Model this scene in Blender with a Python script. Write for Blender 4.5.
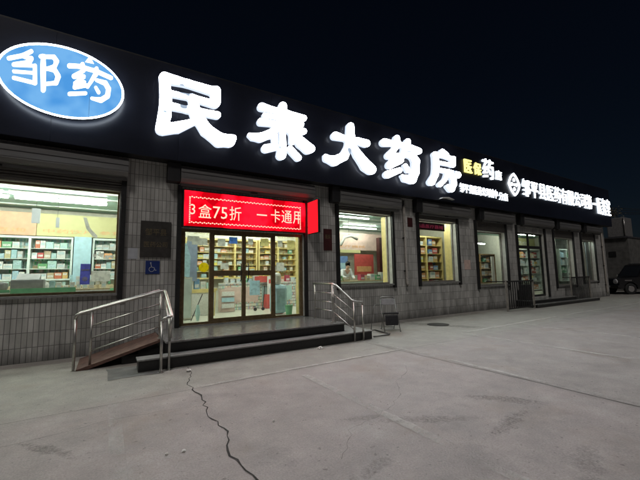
import bpy, bmesh, math, random
from mathutils import Vector, Matrix
random.seed(7)
for o in list(bpy.data.objects):
    bpy.data.objects.remove(o)
SC = bpy.context.scene
COL = SC.collection
# ---------------------------------------------------------------- camera
F = 340.0
Xw = Vector((550, -26, -F)).normalized()
Zt = Vector((-58, 3240, -F)); Zt = (Zt - Zt.dot(Xw) * Xw).normalized()
Yw = Zt.cross(Xw)
cam = bpy.data.cameras.new("camera"); camo = bpy.data.objects.new("camera", cam); COL.objects.link(camo)
camo.matrix_world = Matrix.Translation((0, -8.9, 1.6)) @ Matrix((Xw, Yw, Zt)).to_4x4()
cam.sensor_fit = 'HORIZONTAL'; cam.sensor_width = 36; cam.lens = F / 640 * 36
cam.clip_start = 0.05; cam.clip_end = 2000
SC.camera = camo
# ---------------------------------------------------------------- night sky and the soft yard light
SUN_EL, SUN_AZ = 52.0, 215.0        # azimuth from +Y clockwise: the light comes from behind the camera on the left
w = bpy.data.worlds.new("World"); SC.world = w; w.use_nodes = True
nt = w.node_tree; nt.nodes.clear()
sky = nt.nodes.new('ShaderNodeTexSky'); sky.sky_type = 'NISHITA'; sky.sun_disc = False
sky.sun_elevation = math.radians(SUN_EL); sky.sun_rotation = math.radians(SUN_AZ); sky.ozone_density = 8; sky.dust_density = .3
bg = nt.nodes.new('ShaderNodeBackground'); bg.inputs['Strength'].default_value = 0.0012
wo = nt.nodes.new('ShaderNodeOutputWorld')
nt.links.new(sky.outputs[0], bg.inputs[0]); nt.links.new(bg.outputs[0], wo.inputs[0])
sl = bpy.data.lights.new("sun", 'SUN'); sl.energy = 0.62; sl.angle = math.radians(12); sl.color = (1.0, 0.94, 0.91)
so = bpy.data.objects.new("sun", sl); COL.objects.link(so)
a, e = math.radians(SUN_AZ), math.radians(SUN_EL)
sdir = Vector((math.sin(a) * math.cos(e), math.cos(a) * math.cos(e), math.sin(e)))
so.rotation_euler = sdir.to_track_quat('Z', 'Y').to_euler(); so.location = (-5, -20, 20)
vs = SC.view_settings; SC.display_settings.display_device = 'sRGB'
vs.view_transform = 'Standard'; vs.look = 'None'; vs.exposure = 0.45; vs.gamma = 1.0; vs.use_curve_mapping = False
SC.cycles.use_denoising = True
SC.cycles.max_bounces = 6; SC.cycles.diffuse_bounces = 3; SC.cycles.glossy_bounces = 3
SC.cycles.transparent_max_bounces = 12; SC.cycles.sample_clamp_indirect = 4
SC.cycles.use_light_tree = True

# ---------------------------------------------------------------- materials
MATS = {}
def newmat(n):
    m = bpy.data.materials.new(n); m.use_nodes = True; m.node_tree.nodes.clear()
    MATS[n] = m
    return m, m.node_tree.nodes, m.node_tree.links
def surf(n, col, rough=.6, metal=0., var=.25, scale=8., bump=.0, bscale=60., spec=.4, stretch=(1, 1, 1), dark=None):
    """principled surface whose colour wanders around col"""
    m, N, L = newmat(n)
    out = N.new('ShaderNodeOutputMaterial'); p = N.new('ShaderNodeBsdfPrincipled')
    g = N.new('ShaderNodeNewGeometry'); mp = N.new('ShaderNodeMapping'); mp.inputs['Scale'].default_value = stretch
    L.new(g.outputs['Position'], mp.inputs[0])
    t = N.new('ShaderNodeTexNoise'); t.inputs['Scale'].default_value = scale; t.inputs['Detail'].default_value = 5
    L.new(mp.outputs[0], t.inputs['Vector'])
    r = N.new('ShaderNodeValToRGB')
    d = dark or tuple(c * (1 - var) for c in col); b = tuple(min(1, c * (1 + var * .8)) for c in col)
    r.color_ramp.elements[0].position = .3; r.color_ramp.elements[1].position = .7
    r.color_ramp.elements[0].color = (*d, 1); r.color_ramp.elements[1].color = (*b, 1)
    L.new(t.outputs[0], r.inputs[0]); L.new(r.outputs[0], p.inputs['Base Color'])
    p.inputs['Roughness'].default_value = rough; p.inputs['Metallic'].default_value = metal
    p.inputs['Specular IOR Level'].default_value = spec
    if bump:
        t2 = N.new('ShaderNodeTexNoise'); t2.inputs['Scale'].default_value = bscale; L.new(g.outputs['Position'], t2.inputs['Vector'])
        bu = N.new('ShaderNodeBump'); bu.inputs['Strength'].default_value = bump; bu.inputs['Distance'].default_value = .01
        L.new(t2.outputs[0], bu.inputs['Height']); L.new(bu.outputs[0], p.inputs['Normal'])
    L.new(p.outputs[0], out.inputs[0])
    return m
def glow(n, col, strength, dimcol=None, dim=0., scale=2.5, lo=.28, hi=.36):
    """a lit acrylic face or tube: emission, with patches where its lamps have died"""
    m, N, L = newmat(n)
    out = N.new('ShaderNodeOutputMaterial'); em = N.new('ShaderNodeEmission')
    em.inputs[0].default_value = (*col, 1); em.inputs[1].default_value = strength
    if dimcol:
        g = N.new('ShaderNodeNewGeometry'); t = N.new('ShaderNodeTexNoise'); t.inputs['Scale'].default_value = scale
        t.inputs['Detail'].default_value = 2
        L.new(g.outputs['Position'], t.inputs['Vector'])
        mr = N.new('ShaderNodeMapRange'); mr.inputs[1].default_value = lo; mr.inputs[2].default_value = hi
        mr.inputs[3].default_value = dim; mr.inputs[4].default_value = strength
        L.new(t.outputs[0], mr.inputs[0]); L.new(mr.outputs[0], em.inputs[1])
        mx = N.new('ShaderNodeMix'); mx.data_type = 'RGBA'
        mr2 = N.new('ShaderNodeMapRange'); mr2.inputs[1].default_value = lo; mr2.inputs[2].default_value = hi
        L.new(t.outputs[0], mr2.inputs[0]); L.new(mr2.outputs[0], mx.inputs[0])
        mx.inputs[6].default_value = (*dimcol, 1); mx.inputs[7].default_value = (*col, 1)
        L.new(mx.outputs[2], em.inputs[0])
    L.new(em.outputs[0], out.inputs[0])
    return m
def glassmat(n, tint=(.95, .98, .96), refl=1.0):
    m, N, L = newmat(n)
    out = N.new('ShaderNodeOutputMaterial'); tr = N.new('ShaderNodeBsdfTransparent'); gl = N.new('ShaderNodeBsdfGlossy')
    tr.inputs[0].default_value = (*tint, 1); gl.inputs['Roughness'].default_value = .02
    lw = N.new('ShaderNodeLayerWeight'); lw.inputs[0].default_value = .5; mi = N.new('ShaderNodeMixShader')
    pw = N.new('ShaderNodeMath'); pw.operation = 'POWER'; pw.inputs[1].default_value = 5; L.new(lw.outputs['Facing'], pw.inputs[0])
    ma = N.new('ShaderNodeMath'); ma.operation = 'MULTIPLY_ADD'; ma.inputs[1].default_value = .5; ma.inputs[2].default_value = .045; L.new(pw.outputs[0], ma.inputs[0])
    L.new(ma.outputs[0], mi.inputs[0]); L.new(tr.outputs[0], mi.inputs[1]); L.new(gl.outputs[0], mi.inputs[2])
    L.new(mi.outputs[0], out.inputs[0])
    return m
def tilemat(n, axis='x', tw=.0875, th=.29):
    m, N, L = newmat(n)
    out = N.new('ShaderNodeOutputMaterial'); p = N.new('ShaderNodeBsdfPrincipled')
    g = N.new('ShaderNodeNewGeometry'); s = N.new('ShaderNodeSeparateXYZ'); c = N.new('ShaderNodeCombineXYZ')
    L.new(g.outputs['Position'], s.inputs[0]); L.new(s.outputs[0 if axis == 'x' else 1], c.inputs[0]); L.new(s.outputs[2], c.inputs[1])
    b = N.new('ShaderNodeTexBrick'); b.offset = 0.0; b.squash = 1.0
    b.inputs['Scale'].default_value = 1.0; b.inputs['Brick Width'].default_value = tw; b.inputs['Row Height'].default_value = th
    b.inputs['Mortar Size'].default_value = .007; b.inputs['Mortar Smooth'].default_value = .3; b.inputs['Bias'].default_value = -.1
    b.inputs['Color1'].default_value = (.40, .398, .37, 1); b.inputs['Color2'].default_value = (.58, .575, .545, 1)
    b.inputs['Mortar'].default_value = (.19, .188, .178, 1)
    L.new(c.outputs[0], b.inputs['Vector'])
    # grime: large soft noise stretched downwards, and dirt low on the wall
    mp = N.new('ShaderNodeMapping'); mp.inputs['Scale'].default_value = (1.6, 1.6, .5); L.new(g.outputs['Position'], mp.inputs[0])
    t = N.new('ShaderNodeTexNoise'); t.inputs['Scale'].default_value = 1.3; t.inputs['Detail'].default_value = 7; t.inputs['Roughness'].default_value = .65
    L.new(mp.outputs[0], t.inputs['Vector'])
    r = N.new('ShaderNodeMapRange'); r.inputs[1].default_value = .3; r.inputs[2].default_value = .7; r.inputs[3].default_value = .55; r.inputs[4].default_value = 1.15
    L.new(t.outputs[0], r.inputs[0])
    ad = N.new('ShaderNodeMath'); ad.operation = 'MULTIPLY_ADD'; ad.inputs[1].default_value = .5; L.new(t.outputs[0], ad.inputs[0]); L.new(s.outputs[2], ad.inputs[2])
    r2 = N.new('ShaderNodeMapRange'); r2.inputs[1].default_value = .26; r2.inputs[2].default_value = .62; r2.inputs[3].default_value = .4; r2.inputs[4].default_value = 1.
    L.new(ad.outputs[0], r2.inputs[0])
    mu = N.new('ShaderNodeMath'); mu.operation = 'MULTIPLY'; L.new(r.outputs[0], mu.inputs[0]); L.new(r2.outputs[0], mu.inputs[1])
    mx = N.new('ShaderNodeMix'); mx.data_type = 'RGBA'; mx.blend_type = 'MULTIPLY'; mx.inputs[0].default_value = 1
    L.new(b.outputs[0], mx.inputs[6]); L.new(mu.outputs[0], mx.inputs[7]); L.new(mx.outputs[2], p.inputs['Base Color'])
    p.inputs['Roughness'].default_value = .42; p.inputs['Specular IOR Level'].default_value = .35
    bu = N.new('ShaderNodeBump'); bu.inputs['Strength'].default_value = .5; bu.inputs['Distance'].default_value = .004; bu.invert = True
    L.new(b.outputs[1], bu.inputs['Height']); L.new(bu.outputs[0], p.inputs['Normal'])
    L.new(p.outputs[0], out.inputs[0])
    return m
def groundmat():
    m, N, L = newmat('yard_concrete')
    out = N.new('ShaderNodeOutputMaterial'); p = N.new('ShaderNodeBsdfPrincipled')
    g = N.new('ShaderNodeNewGeometry')
    def noise(sc, det=6, ro=.6, off=0):
        mp = N.new('ShaderNodeMapping'); mp.inputs['Location'].default_value = (off, off * .7, 0); L.new(g.outputs['Position'], mp.inputs[0])
        t = N.new('ShaderNodeTexNoise'); t.inputs['Scale'].default_value = sc; t.inputs['Detail'].default_value = det; t.inputs['Roughness'].default_value = ro
        L.new(mp.outputs[0], t.inputs['Vector']); return t.outputs[0]
    def rng(v, a, b, c, d, smooth=False):
        r = N.new('ShaderNodeMapRange'); r.inputs[1].default_value = a; r.inputs[2].default_value = b; r.inputs[3].default_value = c; r.inputs[4].default_value = d
        if smooth: r.interpolation_type = 'SMOOTHSTEP'
        L.new(v, r.inputs[0]); return r.outputs[0]
    def mul(a, b):
        k = N.new('ShaderNodeMath'); k.operation = 'MULTIPLY'
        L.new(a, k.inputs[0]); L.new(b, k.inputs[1]); return k.outputs[0]
    def mixc(fac, A, B, bt='MIX'):
        x = N.new('ShaderNodeMix'); x.data_type = 'RGBA'; x.blend_type = bt
        if hasattr(fac, 'links'): L.new(fac, x.inputs[0])
        else: x.inputs[0].default_value = fac
        for v, i in ((A, 6), (B, 7)):
            if hasattr(v, 'links'): L.new(v, x.inputs[i])
            else: x.inputs[i].default_value = (*v, 1)
        return x.outputs[2]
    big = noise(.35, 5, .6)
    c = mixc(rng(big, .35, .65, 0, 1), (.32, .28, .262), (.37, .328, .31))
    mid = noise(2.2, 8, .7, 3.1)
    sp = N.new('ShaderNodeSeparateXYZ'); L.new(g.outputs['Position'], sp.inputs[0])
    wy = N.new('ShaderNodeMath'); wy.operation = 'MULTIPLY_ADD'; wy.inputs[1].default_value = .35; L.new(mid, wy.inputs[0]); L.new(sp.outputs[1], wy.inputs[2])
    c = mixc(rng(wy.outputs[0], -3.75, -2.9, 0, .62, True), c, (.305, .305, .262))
    c = mixc(rng(sp.outputs[0], 5.33, 5.40, 0, .25), c, (.27, .275, .25))
    dust = noise(1.1, 9, .78, 21.)
    c = mixc(rng(dust, .52, .66, 0, .38), c, (.40, .385, .365))
    c = mixc(rng(dust, .46, .34, 0, .40), c, (.19, .175, .165))
    c = mixc(1.0, c, rng(mid, .3, .7, .74, 1.16), 'MULTIPLY')
    fine = noise(55, 4, .7, 1.7)
    c = mixc(1.0, c, rng(fine, .3, .7, .78, 1.14), 'MULTIPLY')
    # scattered pits
    pit = noise(16, 3, .5, 8.3)
    c = mixc(rng(pit, .66, .72, 0, .6), c, (.10, .09, .085))
    # brown soil wash
    br = noise(.8, 6, .6, 14.)
    c = mixc(rng(br, .56, .72, 0, .45), c, (.23, .175, .13))
    # spill stains of the yard: centre x, y, half sizes, turn
    st = [(8.85, -1.7, 1.5, .28, 118, .75), (3.75, -6.7, .5, .09, 10, .6), (3.05, -6.15, .6, .10, -30, .5), (4.35, -6.3, .45, .13, -50, .6), (2.55, -5.75, .3, .07, -20, .45), (3.5, -7.5, .4, .12, 20, .4),
          (-.42, -4.62, .42, .07, -52, .6), (2.0, -6.55, .3, .08, 10, .4), (9.9, -.42, 2.3, .35, 0, .6), (4.9, -3.0, .3, .08, 10, .35), (6.4, -5.2, .4, .08, 30, .25)]
    wob = N.new('ShaderNodeTexNoise'); wob.inputs['Scale'].default_value = 5.; wob.inputs['Detail'].default_value = 10; wob.inputs['Roughness'].default_value = .82
    L.new(g.outputs['Position'], wob.inputs['Vector'])
    spk = rng(noise(30, 4, .7, 5.), .42, .56, .25, 1.)
    for (x, y, ax, ay, deg, amt) in st:
        mp = N.new('ShaderNodeMapping'); mp.vector_type = 'TEXTURE'
        mp.inputs['Location'].default_value = (x, y, 0); mp.inputs['Rotation'].default_value = (0, 0, math.radians(deg)); mp.inputs['Scale'].default_value = (ax, ay, 1)
        L.new(g.outputs['Position'], mp.inputs[0])
        ln = N.new('ShaderNodeVectorMath'); ln.operation = 'LENGTH'; L.new(mp.outputs[0], ln.inputs[0])
        ad = N.new('ShaderNodeMath'); ad.operation = 'MULTIPLY_ADD'; ad.inputs[1].default_value = 4.2; L.new(wob.outputs[0], ad.inputs[0]); L.new(ln.outputs['Value'], ad.inputs[2])
        c = mixc(mul(rng(ad.outputs[0], 2.6, 3.2, amt, 0, True), spk), c, (.075, .067, .06))
    L.new(c, p.inputs['Base Color'])
    L.new(rng(mid, .3, .7, .55, .8), p.inputs['Roughness']); p.inputs['Specular IOR Level'].default_value = .35
    bu = N.new('ShaderNodeBump'); bu.inputs['Strength'].default_value = .55; bu.inputs['Distance'].default_value = .012
    mm = N.new('ShaderNodeMath'); mm.operation = 'ADD'; L.new(fine, mm.inputs[0]); L.new(mid, mm.inputs[1])
    L.new(mm.outputs[0], bu.inputs['Height']); L.new(bu.outputs[0], p.inputs['Normal'])
    L.new(p.outputs[0], out.inputs[0])
    return m
def paintmat():
    """worn road paint: flakes of white over the bare concrete"""
    m, N, L = newmat('worn_paint')
    out = N.new('ShaderNodeOutputMaterial'); p = N.new('ShaderNodeBsdfPrincipled'); tr = N.new('ShaderNodeBsdfTransparent'); mi = N.new('ShaderNodeMixShader')
    g = N.new('ShaderNodeNewGeometry')
    t = N.new('ShaderNodeTexNoise'); t.inputs['Scale'].default_value = 9; t.inputs['Detail'].default_value = 9; t.inputs['Roughness'].default_value = .8
    t2 = N.new('ShaderNodeTexNoise'); t2.inputs['Scale'].default_value = 1.4; t2.inputs['Detail'].default_value = 3
    L.new(g.outputs['Position'], t.inputs['Vector']); L.new(g.outputs['Position'], t2.inputs['Vector'])
    mu = N.new('ShaderNodeMath'); mu.operation = 'MULTIPLY'; L.new(t.outputs[0], mu.inputs[0]); L.new(t2.outputs[0], mu.inputs[1])
    r = N.new('ShaderNodeMapRange'); r.inputs[1].default_value = .16; r.inputs[2].default_value = .32; r.inputs[3].default_value = 0.; r.inputs[4].default_value = .5
    L.new(mu.outputs[0], r.inputs[0]); L.new(r.outputs[0], mi.inputs[0])
    p.inputs['Base Color'].default_value = (.58, .56, .52, 1); p.inputs['Roughness'].default_value = .95; p.inputs['Specular IOR Level'].default_value = .15
    L.new(tr.outputs[0], mi.inputs[1]); L.new(p.outputs[0], mi.inputs[2]); L.new(mi.outputs[0], out.inputs[0])
    return m

def packets(n, cols, w_=.07, h_=.16, mortar=(.25, .25, .2)):
    m, N, L = newmat(n)
    out = N.new('ShaderNodeOutputMaterial'); p = N.new('ShaderNodeBsdfPrincipled'); g = N.new('ShaderNodeNewGeometry')
    s = N.new('ShaderNodeSeparateXYZ'); L.new(g.outputs['Position'], s.inputs[0])
    dx = N.new('ShaderNodeMath'); dx.operation = 'DIVIDE'; dx.inputs[1].default_value = w_; L.new(s.outputs[0], dx.inputs[0])
    dz = N.new('ShaderNodeMath'); dz.operation = 'DIVIDE'; dz.inputs[1].default_value = h_; L.new(s.outputs[2], dz.inputs[0])
    fx = N.new('ShaderNodeMath'); fx.operation = 'FLOOR'; L.new(dx.outputs[0], fx.inputs[0]); fz = N.new('ShaderNodeMath'); fz.operation = 'FLOOR'; L.new(dz.outputs[0], fz.inputs[0])
    c = N.new('ShaderNodeCombineXYZ'); L.new(fx.outputs[0], c.inputs[0]); L.new(fz.outputs[0], c.inputs[1])
    wn = N.new('ShaderNodeTexWhiteNoise'); L.new(c.outputs[0], wn.inputs['Vector'])
    r = N.new('ShaderNodeValToRGB'); r.color_ramp.interpolation = 'CONSTANT'
    while len(r.color_ramp.elements) < len(cols): r.color_ramp.elements.new(.5)
    for i, q in enumerate(cols): r.color_ramp.elements[i].position = i / len(cols); r.color_ramp.elements[i].color = (*q, 1)
    L.new(wn.outputs['Value'], r.inputs[0])
    fr = N.new('ShaderNodeMath'); fr.operation = 'FRACT'; L.new(dz.outputs[0], fr.inputs[0]); gt = N.new('ShaderNodeMath'); gt.operation = 'GREATER_THAN'; gt.inputs[1].default_value = .78; L.new(fr.outputs[0], gt.inputs[0])
    mx = N.new('ShaderNodeMix'); mx.data_type = 'RGBA'; L.new(gt.outputs[0], mx.inputs[0]); L.new(r.outputs[0], mx.inputs[6]); mx.inputs[7].default_value = (*mortar, 1)
    L.new(mx.outputs[2], p.inputs['Base Color']); p.inputs['Roughness'].default_value = .5; L.new(p.outputs[0], out.inputs[0]); return m
packets('packets_mixed', [(.7, .7, .66), (.35, .55, .4), (.6, .62, .58), (.72, .6, .45), (.5, .62, .66), (.68, .66, .6), (.6, .3, .25), (.35, .42, .55), (.7, .68, .5), (.72, .72, .68)], .045, .11)
packets('packets_yellow', [(.75, .7, .45), (.72, .72, .66), (.7, .5, .3), (.45, .58, .45), (.75, .72, .55), (.6, .3, .2), (.5, .58, .6), (.3, .25, .15), (.74, .73, .68)], .05, .125, (.6, .5, .25))
packets('packets_teal', [(.6, .72, .68), (.3, .6, .5), (.7, .72, .66), (.65, .5, .3), (.4, .65, .68), (.12, .45, .2), (.25, .3, .28), (.72, .74, .7)], .04, .115, (.45, .55, .5))
packets('packets_red', [(.65, .06, .05), (.7, .25, .06), (.6, .05, .05), (.2, .3, .5), (.75, .6, .3)], .14, .2, (.4, .28, .1))
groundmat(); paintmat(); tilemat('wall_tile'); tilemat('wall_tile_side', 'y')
surf('black_granite', (.012, .012, .012), .35, var=.3, scale=30)
surf('landing_stone', (.17, .17, .165), .22, var=.3, scale=14, bump=.08, spec=.5)
surf('step_edge', (.22, .22, .21), .45, var=.2, scale=20)
surf('steel', (.50, .49, .46), .36, 1., var=.12, scale=30)
surf('shutter_metal', (.17, .168, .163), .45, .3, var=.15, scale=3, stretch=(.4, 1, 6))
surf('slat_dark', (.075, .07, .062), .5, .2, var=.15)
surf('dark_metal', (.022, .022, .022), .5, .2, var=.3, scale=12)
surf('bracket_black', (.012, .012, .013), .6, var=.3)
surf('fascia_cladding', (.014, .016, .026), .34, .2, var=.22, scale=1.2, stretch=(.6, 1, 1.4), bump=.06, bscale=3)
surf('frame_bronze', (.20, .145, .075), .35, .5, var=.25, scale=15)
surf('frame_grey', (.26, .24, .21), .5, .1, var=.2, scale=10)
surf('jamb_white', (.55, .55, .50), .6, var=.12, scale=6)
surf('ramp_red', (.12, .065, .05), .7, var=.35, scale=10, bump=.3)
surf('white_paint', (.75, .75, .72), .5, var=.05)
surf('ceiling_teal', (.42, .62, .56), .5, var=.12, scale=2)
surf('floor_tile', (.62, .60, .50), .3, var=.1, scale=3)
surf('wall_cream', (.68, .66, .55), .6, var=.08)
surf('valance_yellow', (.52, .50, .24), .5, var=.06)
surf('valance_peach', (.62, .38, .24), .5, var=.1)
surf('valance_pink', (.62, .46, .40), .5, var=.15, scale=5)
surf('cabinet_white', (.66, .74, .70), .4, var=.08)
surf('cabinet_teal', (.42, .62, .58), .4, var=.1)
surf('shelf_yellow', (.72, .58, .24), .5, var=.12)
surf('green', (.14, .38, .20), .5, var=.15)
surf('red', (.52, .08, .07), .5, var=.15)
surf('orange', (.68, .36, .16), .5, var=.15)
surf('blue', (.14, .24, .48), .5, var=.15)
surf('violet', (.16, .16, .50), .45, var=.15)
surf('paleblue', (.40, .60, .68), .5, var=.15)
surf('white_goods', (.72, .72, .68), .5, var=.12, scale=20)
surf('beige_goods', (.55, .45, .28), .5, var=.2, scale=20)
surf('grey_plastic', (.22, .22, .22), .5, var=.2)
surf('yellow', (.80, .62, .05), .5, var=.05)
surf('wood', (.35, .22, .10), .5, var=.3, scale=6)
surf('plaque_black', (.045, .042, .038), .35, var=.3)
surf('plaque_maroon', (.055, .015, .015), .4, var=.3)
surf('gold_paint', (.16, .13, .07), .5, .2)
surf('sign_blue', (.015, .035, .16), .4, var=.1)
surf('label_pale', (.45, .47, .50), .5, var=.1)
surf('rubber', (.018, .018, .018), .8, var=.3)
surf('black_vinyl', (.02, .02, .022), .45, var=.3, scale=20)
surf('car_black', (.012, .012, .013), .18, .0, var=.1, spec=.6)
surf('car_glass', (.02, .022, .025), .08, .0, var=.1, spec=.8)
surf('chrome', (.7, .7, .7), .15, 1., var=.05)
surf('dull_steel', (.20, .20, .19), .4, .9, var=.2)
surf('lamp_lens', (.75, .75, .75), .15, .3, var=.05)
surf('block_wall', (.11, .108, .10), .8, var=.3, scale=3, bump=.3, bscale=20)
surf('tank_grey', (.20, .195, .19), .5, .2, var=.2)
surf('blue_sheet', (.10, .20, .42), .5, .1, var=.2)
surf('dark_wall', (.05, .05, .055), .8, var=.3)
surf('bark', (.10, .08, .06), .9, var=.3, bump=.4)
surf('leaf', (.11, .10, .06), .7, var=.4, scale=4)
surf('patch_dark', (.14, .14, .13), .8, var=.3, scale=5, bump=.3)
surf('crack_dark', (.028, .025, .022), .9, var=.3)
surf('paper', (.70, .68, .64), .8, var=.1)
surf('skin', (.55, .34, .25), .5, var=.06)
surf('hair', (.015, .012, .01), .6, var=.3)
surf('coat', (.75, .77, .78), .7, var=.05)
surf('slate_panel', (.20, .24, .32), .5, var=.2)
surf('trousers', (.03, .03, .05), .8, var=.2)
surf('manhole', (.035, .033, .03), .7, .2, var=.4, scale=20)
def sheetmat(n, col, tl=.6):
    m, N, L = newmat(n)
    out = N.new('ShaderNodeOutputMaterial'); d = N.new('ShaderNodeBsdfDiffuse'); t = N.new('ShaderNodeBsdfTranslucent'); mi = N.new('ShaderNodeMixShader')
    g = N.new('ShaderNodeNewGeometry'); no = N.new('ShaderNodeTexNoise'); no.inputs['Scale'].default_value = 14; no.inputs['Detail'].default_value = 3
    r = N.new('ShaderNodeValToRGB'); r.color_ramp.elements[0].position = .38; r.color_ramp.elements[1].position = .55
    r.color_ramp.elements[0].color = (*[c * .8 for c in col], 1); r.color_ramp.elements[1].color = (*col, 1)
    L.new(g.outputs['Position'], no.inputs['Vector']); L.new(no.outputs[0], r.inputs[0])
    L.new(r.outputs[0], d.inputs[0]); L.new(r.outputs[0], t.inputs[0]); mi.inputs[0].default_value = tl
    L.new(d.outputs[0], mi.inputs[1]); L.new(t.outputs[0], mi.inputs[2]); L.new(mi.outputs[0], out.inputs[0])
sheetmat('sheet_white', (.85, .85, .82), .75); sheetmat('sheet_yellow', (.92, .78, .06), .75); sheetmat('sheet_blue', (.30, .48, .85), .7)
sheetmat('sheet_violet', (.30, .32, .72), .6); sheetmat('sheet_cream', (.88, .84, .55), .75); sheetmat('sheet_pale', (.62, .76, .82), .75)
def goodsmat(n, col):
    m = M0 = bpy.data.materials.new(n); m.use_nodes = True; N, L = m.node_tree.nodes, m.node_tree.links; N.clear(); MATS[n] = m
    out = N.new('ShaderNodeOutputMaterial'); p = N.new('ShaderNodeBsdfPrincipled'); tc = N.new('ShaderNodeTexCoord'); s = N.new('ShaderNodeSeparateXYZ'); L.new(tc.outputs['Generated'], s.inputs[0])
    oi = N.new('ShaderNodeObjectInfo')
    def mth(op, a_, b_=None):
        k = N.new('ShaderNodeMath'); k.operation = op
        for i, v in enumerate((a_, b_)):
            if v is None: continue
            if hasattr(v, 'links'): L.new(v, k.inputs[i])
            else: k.inputs[i].default_value = v
        return k.outputs[0]
    cen = mth('MULTIPLY_ADD', oi.outputs['Random'], .5); N[-1].inputs[2].default_value = .25
    band = mth('LESS_THAN', mth('ABSOLUTE', mth('SUBTRACT', s.outputs[2], cen)), .17)
    cx_ = mth('LESS_THAN', mth('ABSOLUTE', mth('SUBTRACT', s.outputs[0], .5)), .40)
    mpg = N.new('ShaderNodeMapping'); mpg.inputs['Scale'].default_value = (14, 1, 9); L.new(tc.outputs['Generated'], mpg.inputs[0])
    ad = N.new('ShaderNodeVectorMath'); ad.operation = 'ADD'; L.new(mpg.outputs[0], ad.inputs[0]); cr_ = N.new('ShaderNodeCombineXYZ'); L.new(mth('MULTIPLY', oi.outputs['Random'], 90.), cr_.inputs[0]); L.new(cr_.outputs[0], ad.inputs[1])
    no = N.new('ShaderNodeTexNoise'); no.inputs['Scale'].default_value = 1.; no.inputs['Detail'].default_value = 1; L.new(ad.outputs[0], no.inputs['Vector'])
    ink = mth('GREATER_THAN', no.outputs[0], .53)
    hv = N.new('ShaderNodeHueSaturation'); hv.inputs['Color'].default_value = (*col, 1)
    h1 = mth('MULTIPLY_ADD', oi.outputs['Random'], .07); N[-1].inputs[2].default_value = .465; L.new(h1, hv.inputs['Hue'])
    v1 = mth('MULTIPLY_ADD', mth('FRACT', mth('MULTIPLY', oi.outputs['Random'], 7.3)), .55); N[-1].inputs[2].default_value = .65; L.new(v1, hv.inputs['Value'])
    white = sum(col) / 3 > .5
    pc = (.20, .34, .45) if white else (.78, .77, .73)
    m1 = N.new('ShaderNodeMix'); m1.data_type = 'RGBA'; L.new(mth('MULTIPLY', band, cx_), m1.inputs[0]); L.new(hv.outputs[0], m1.inputs[6]); m1.inputs[7].default_value = (*((.74, .74, .7) if not white else (.45, .62, .66)), 1)
    m2 = N.new('ShaderNodeMix'); m2.data_type = 'RGBA'; L.new(mth('MULTIPLY', ink, mth('MULTIPLY', cx_, .8)), m2.inputs[0]); L.new(m1.outputs[2], m2.inputs[6]); m2.inputs[7].default_value = (*[c_ * .45 + .05 for c_ in col], 1)
    L.new(m2.outputs[2], p.inputs['Base Color']); p.inputs['Roughness'].default_value = .45; L.new(p.outputs[0], out.inputs[0])
for n_, c_ in (('white_goods', (.72, .72, .68)), ('green', (.14, .38, .20)), ('red', (.52, .08, .07)), ('blue', (.14, .24, .48)), ('orange', (.68, .36, .16)), ('beige_goods', (.55, .45, .28)), ('paleblue', (.40, .60, .68)), ('yellow', (.78, .62, .12)), ('cabinet_teal', (.42, .62, .58))):
    goodsmat('box_' + n_, c_)
glassmat('glass')
glow('letter_white', (.92, .96, 1.0), 26., (.50, .62, .80), .55, 1.3, .29, .40)
glow('letter_return', (.72, .82, 1.0), .8)
glow('small_return', (.78, .88, 1.0), .9)
glow('emblem_white', (.88, .94, 1.0), 3.)
glow('rim_white', (.86, .95, 1.0), 12.)
glow('oval_blue', (.075, .31, .72), .78, (.16, .42, .78), .82, 1.7, .42, .62)
glow('oval_letter', (.92, .97, 1.0), 2.2)
glow('small_white', (.90, .95, 1.0), 11.)
glow('small_yellow', (.86, .76, .22), 1.5)
glow('tube_light', (.97, 1.0, .90), 62.)
glow('tube_dim', (.90, 1.0, .93), 45.)
glow('led_field', (1.0, .003, .010), 3.0, (.95, .0012, .010), .5, 1.6, .42, .58)
glow('led_text', (1.0, .27, .20), 2.4)
glow('led_faint_glow', (.35, .04, .08), .35)  # faint emission given to the letters of the switched-off sign
glow('red_box_face', (1.0, .006, .012), 1.8)
M = MATS

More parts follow.
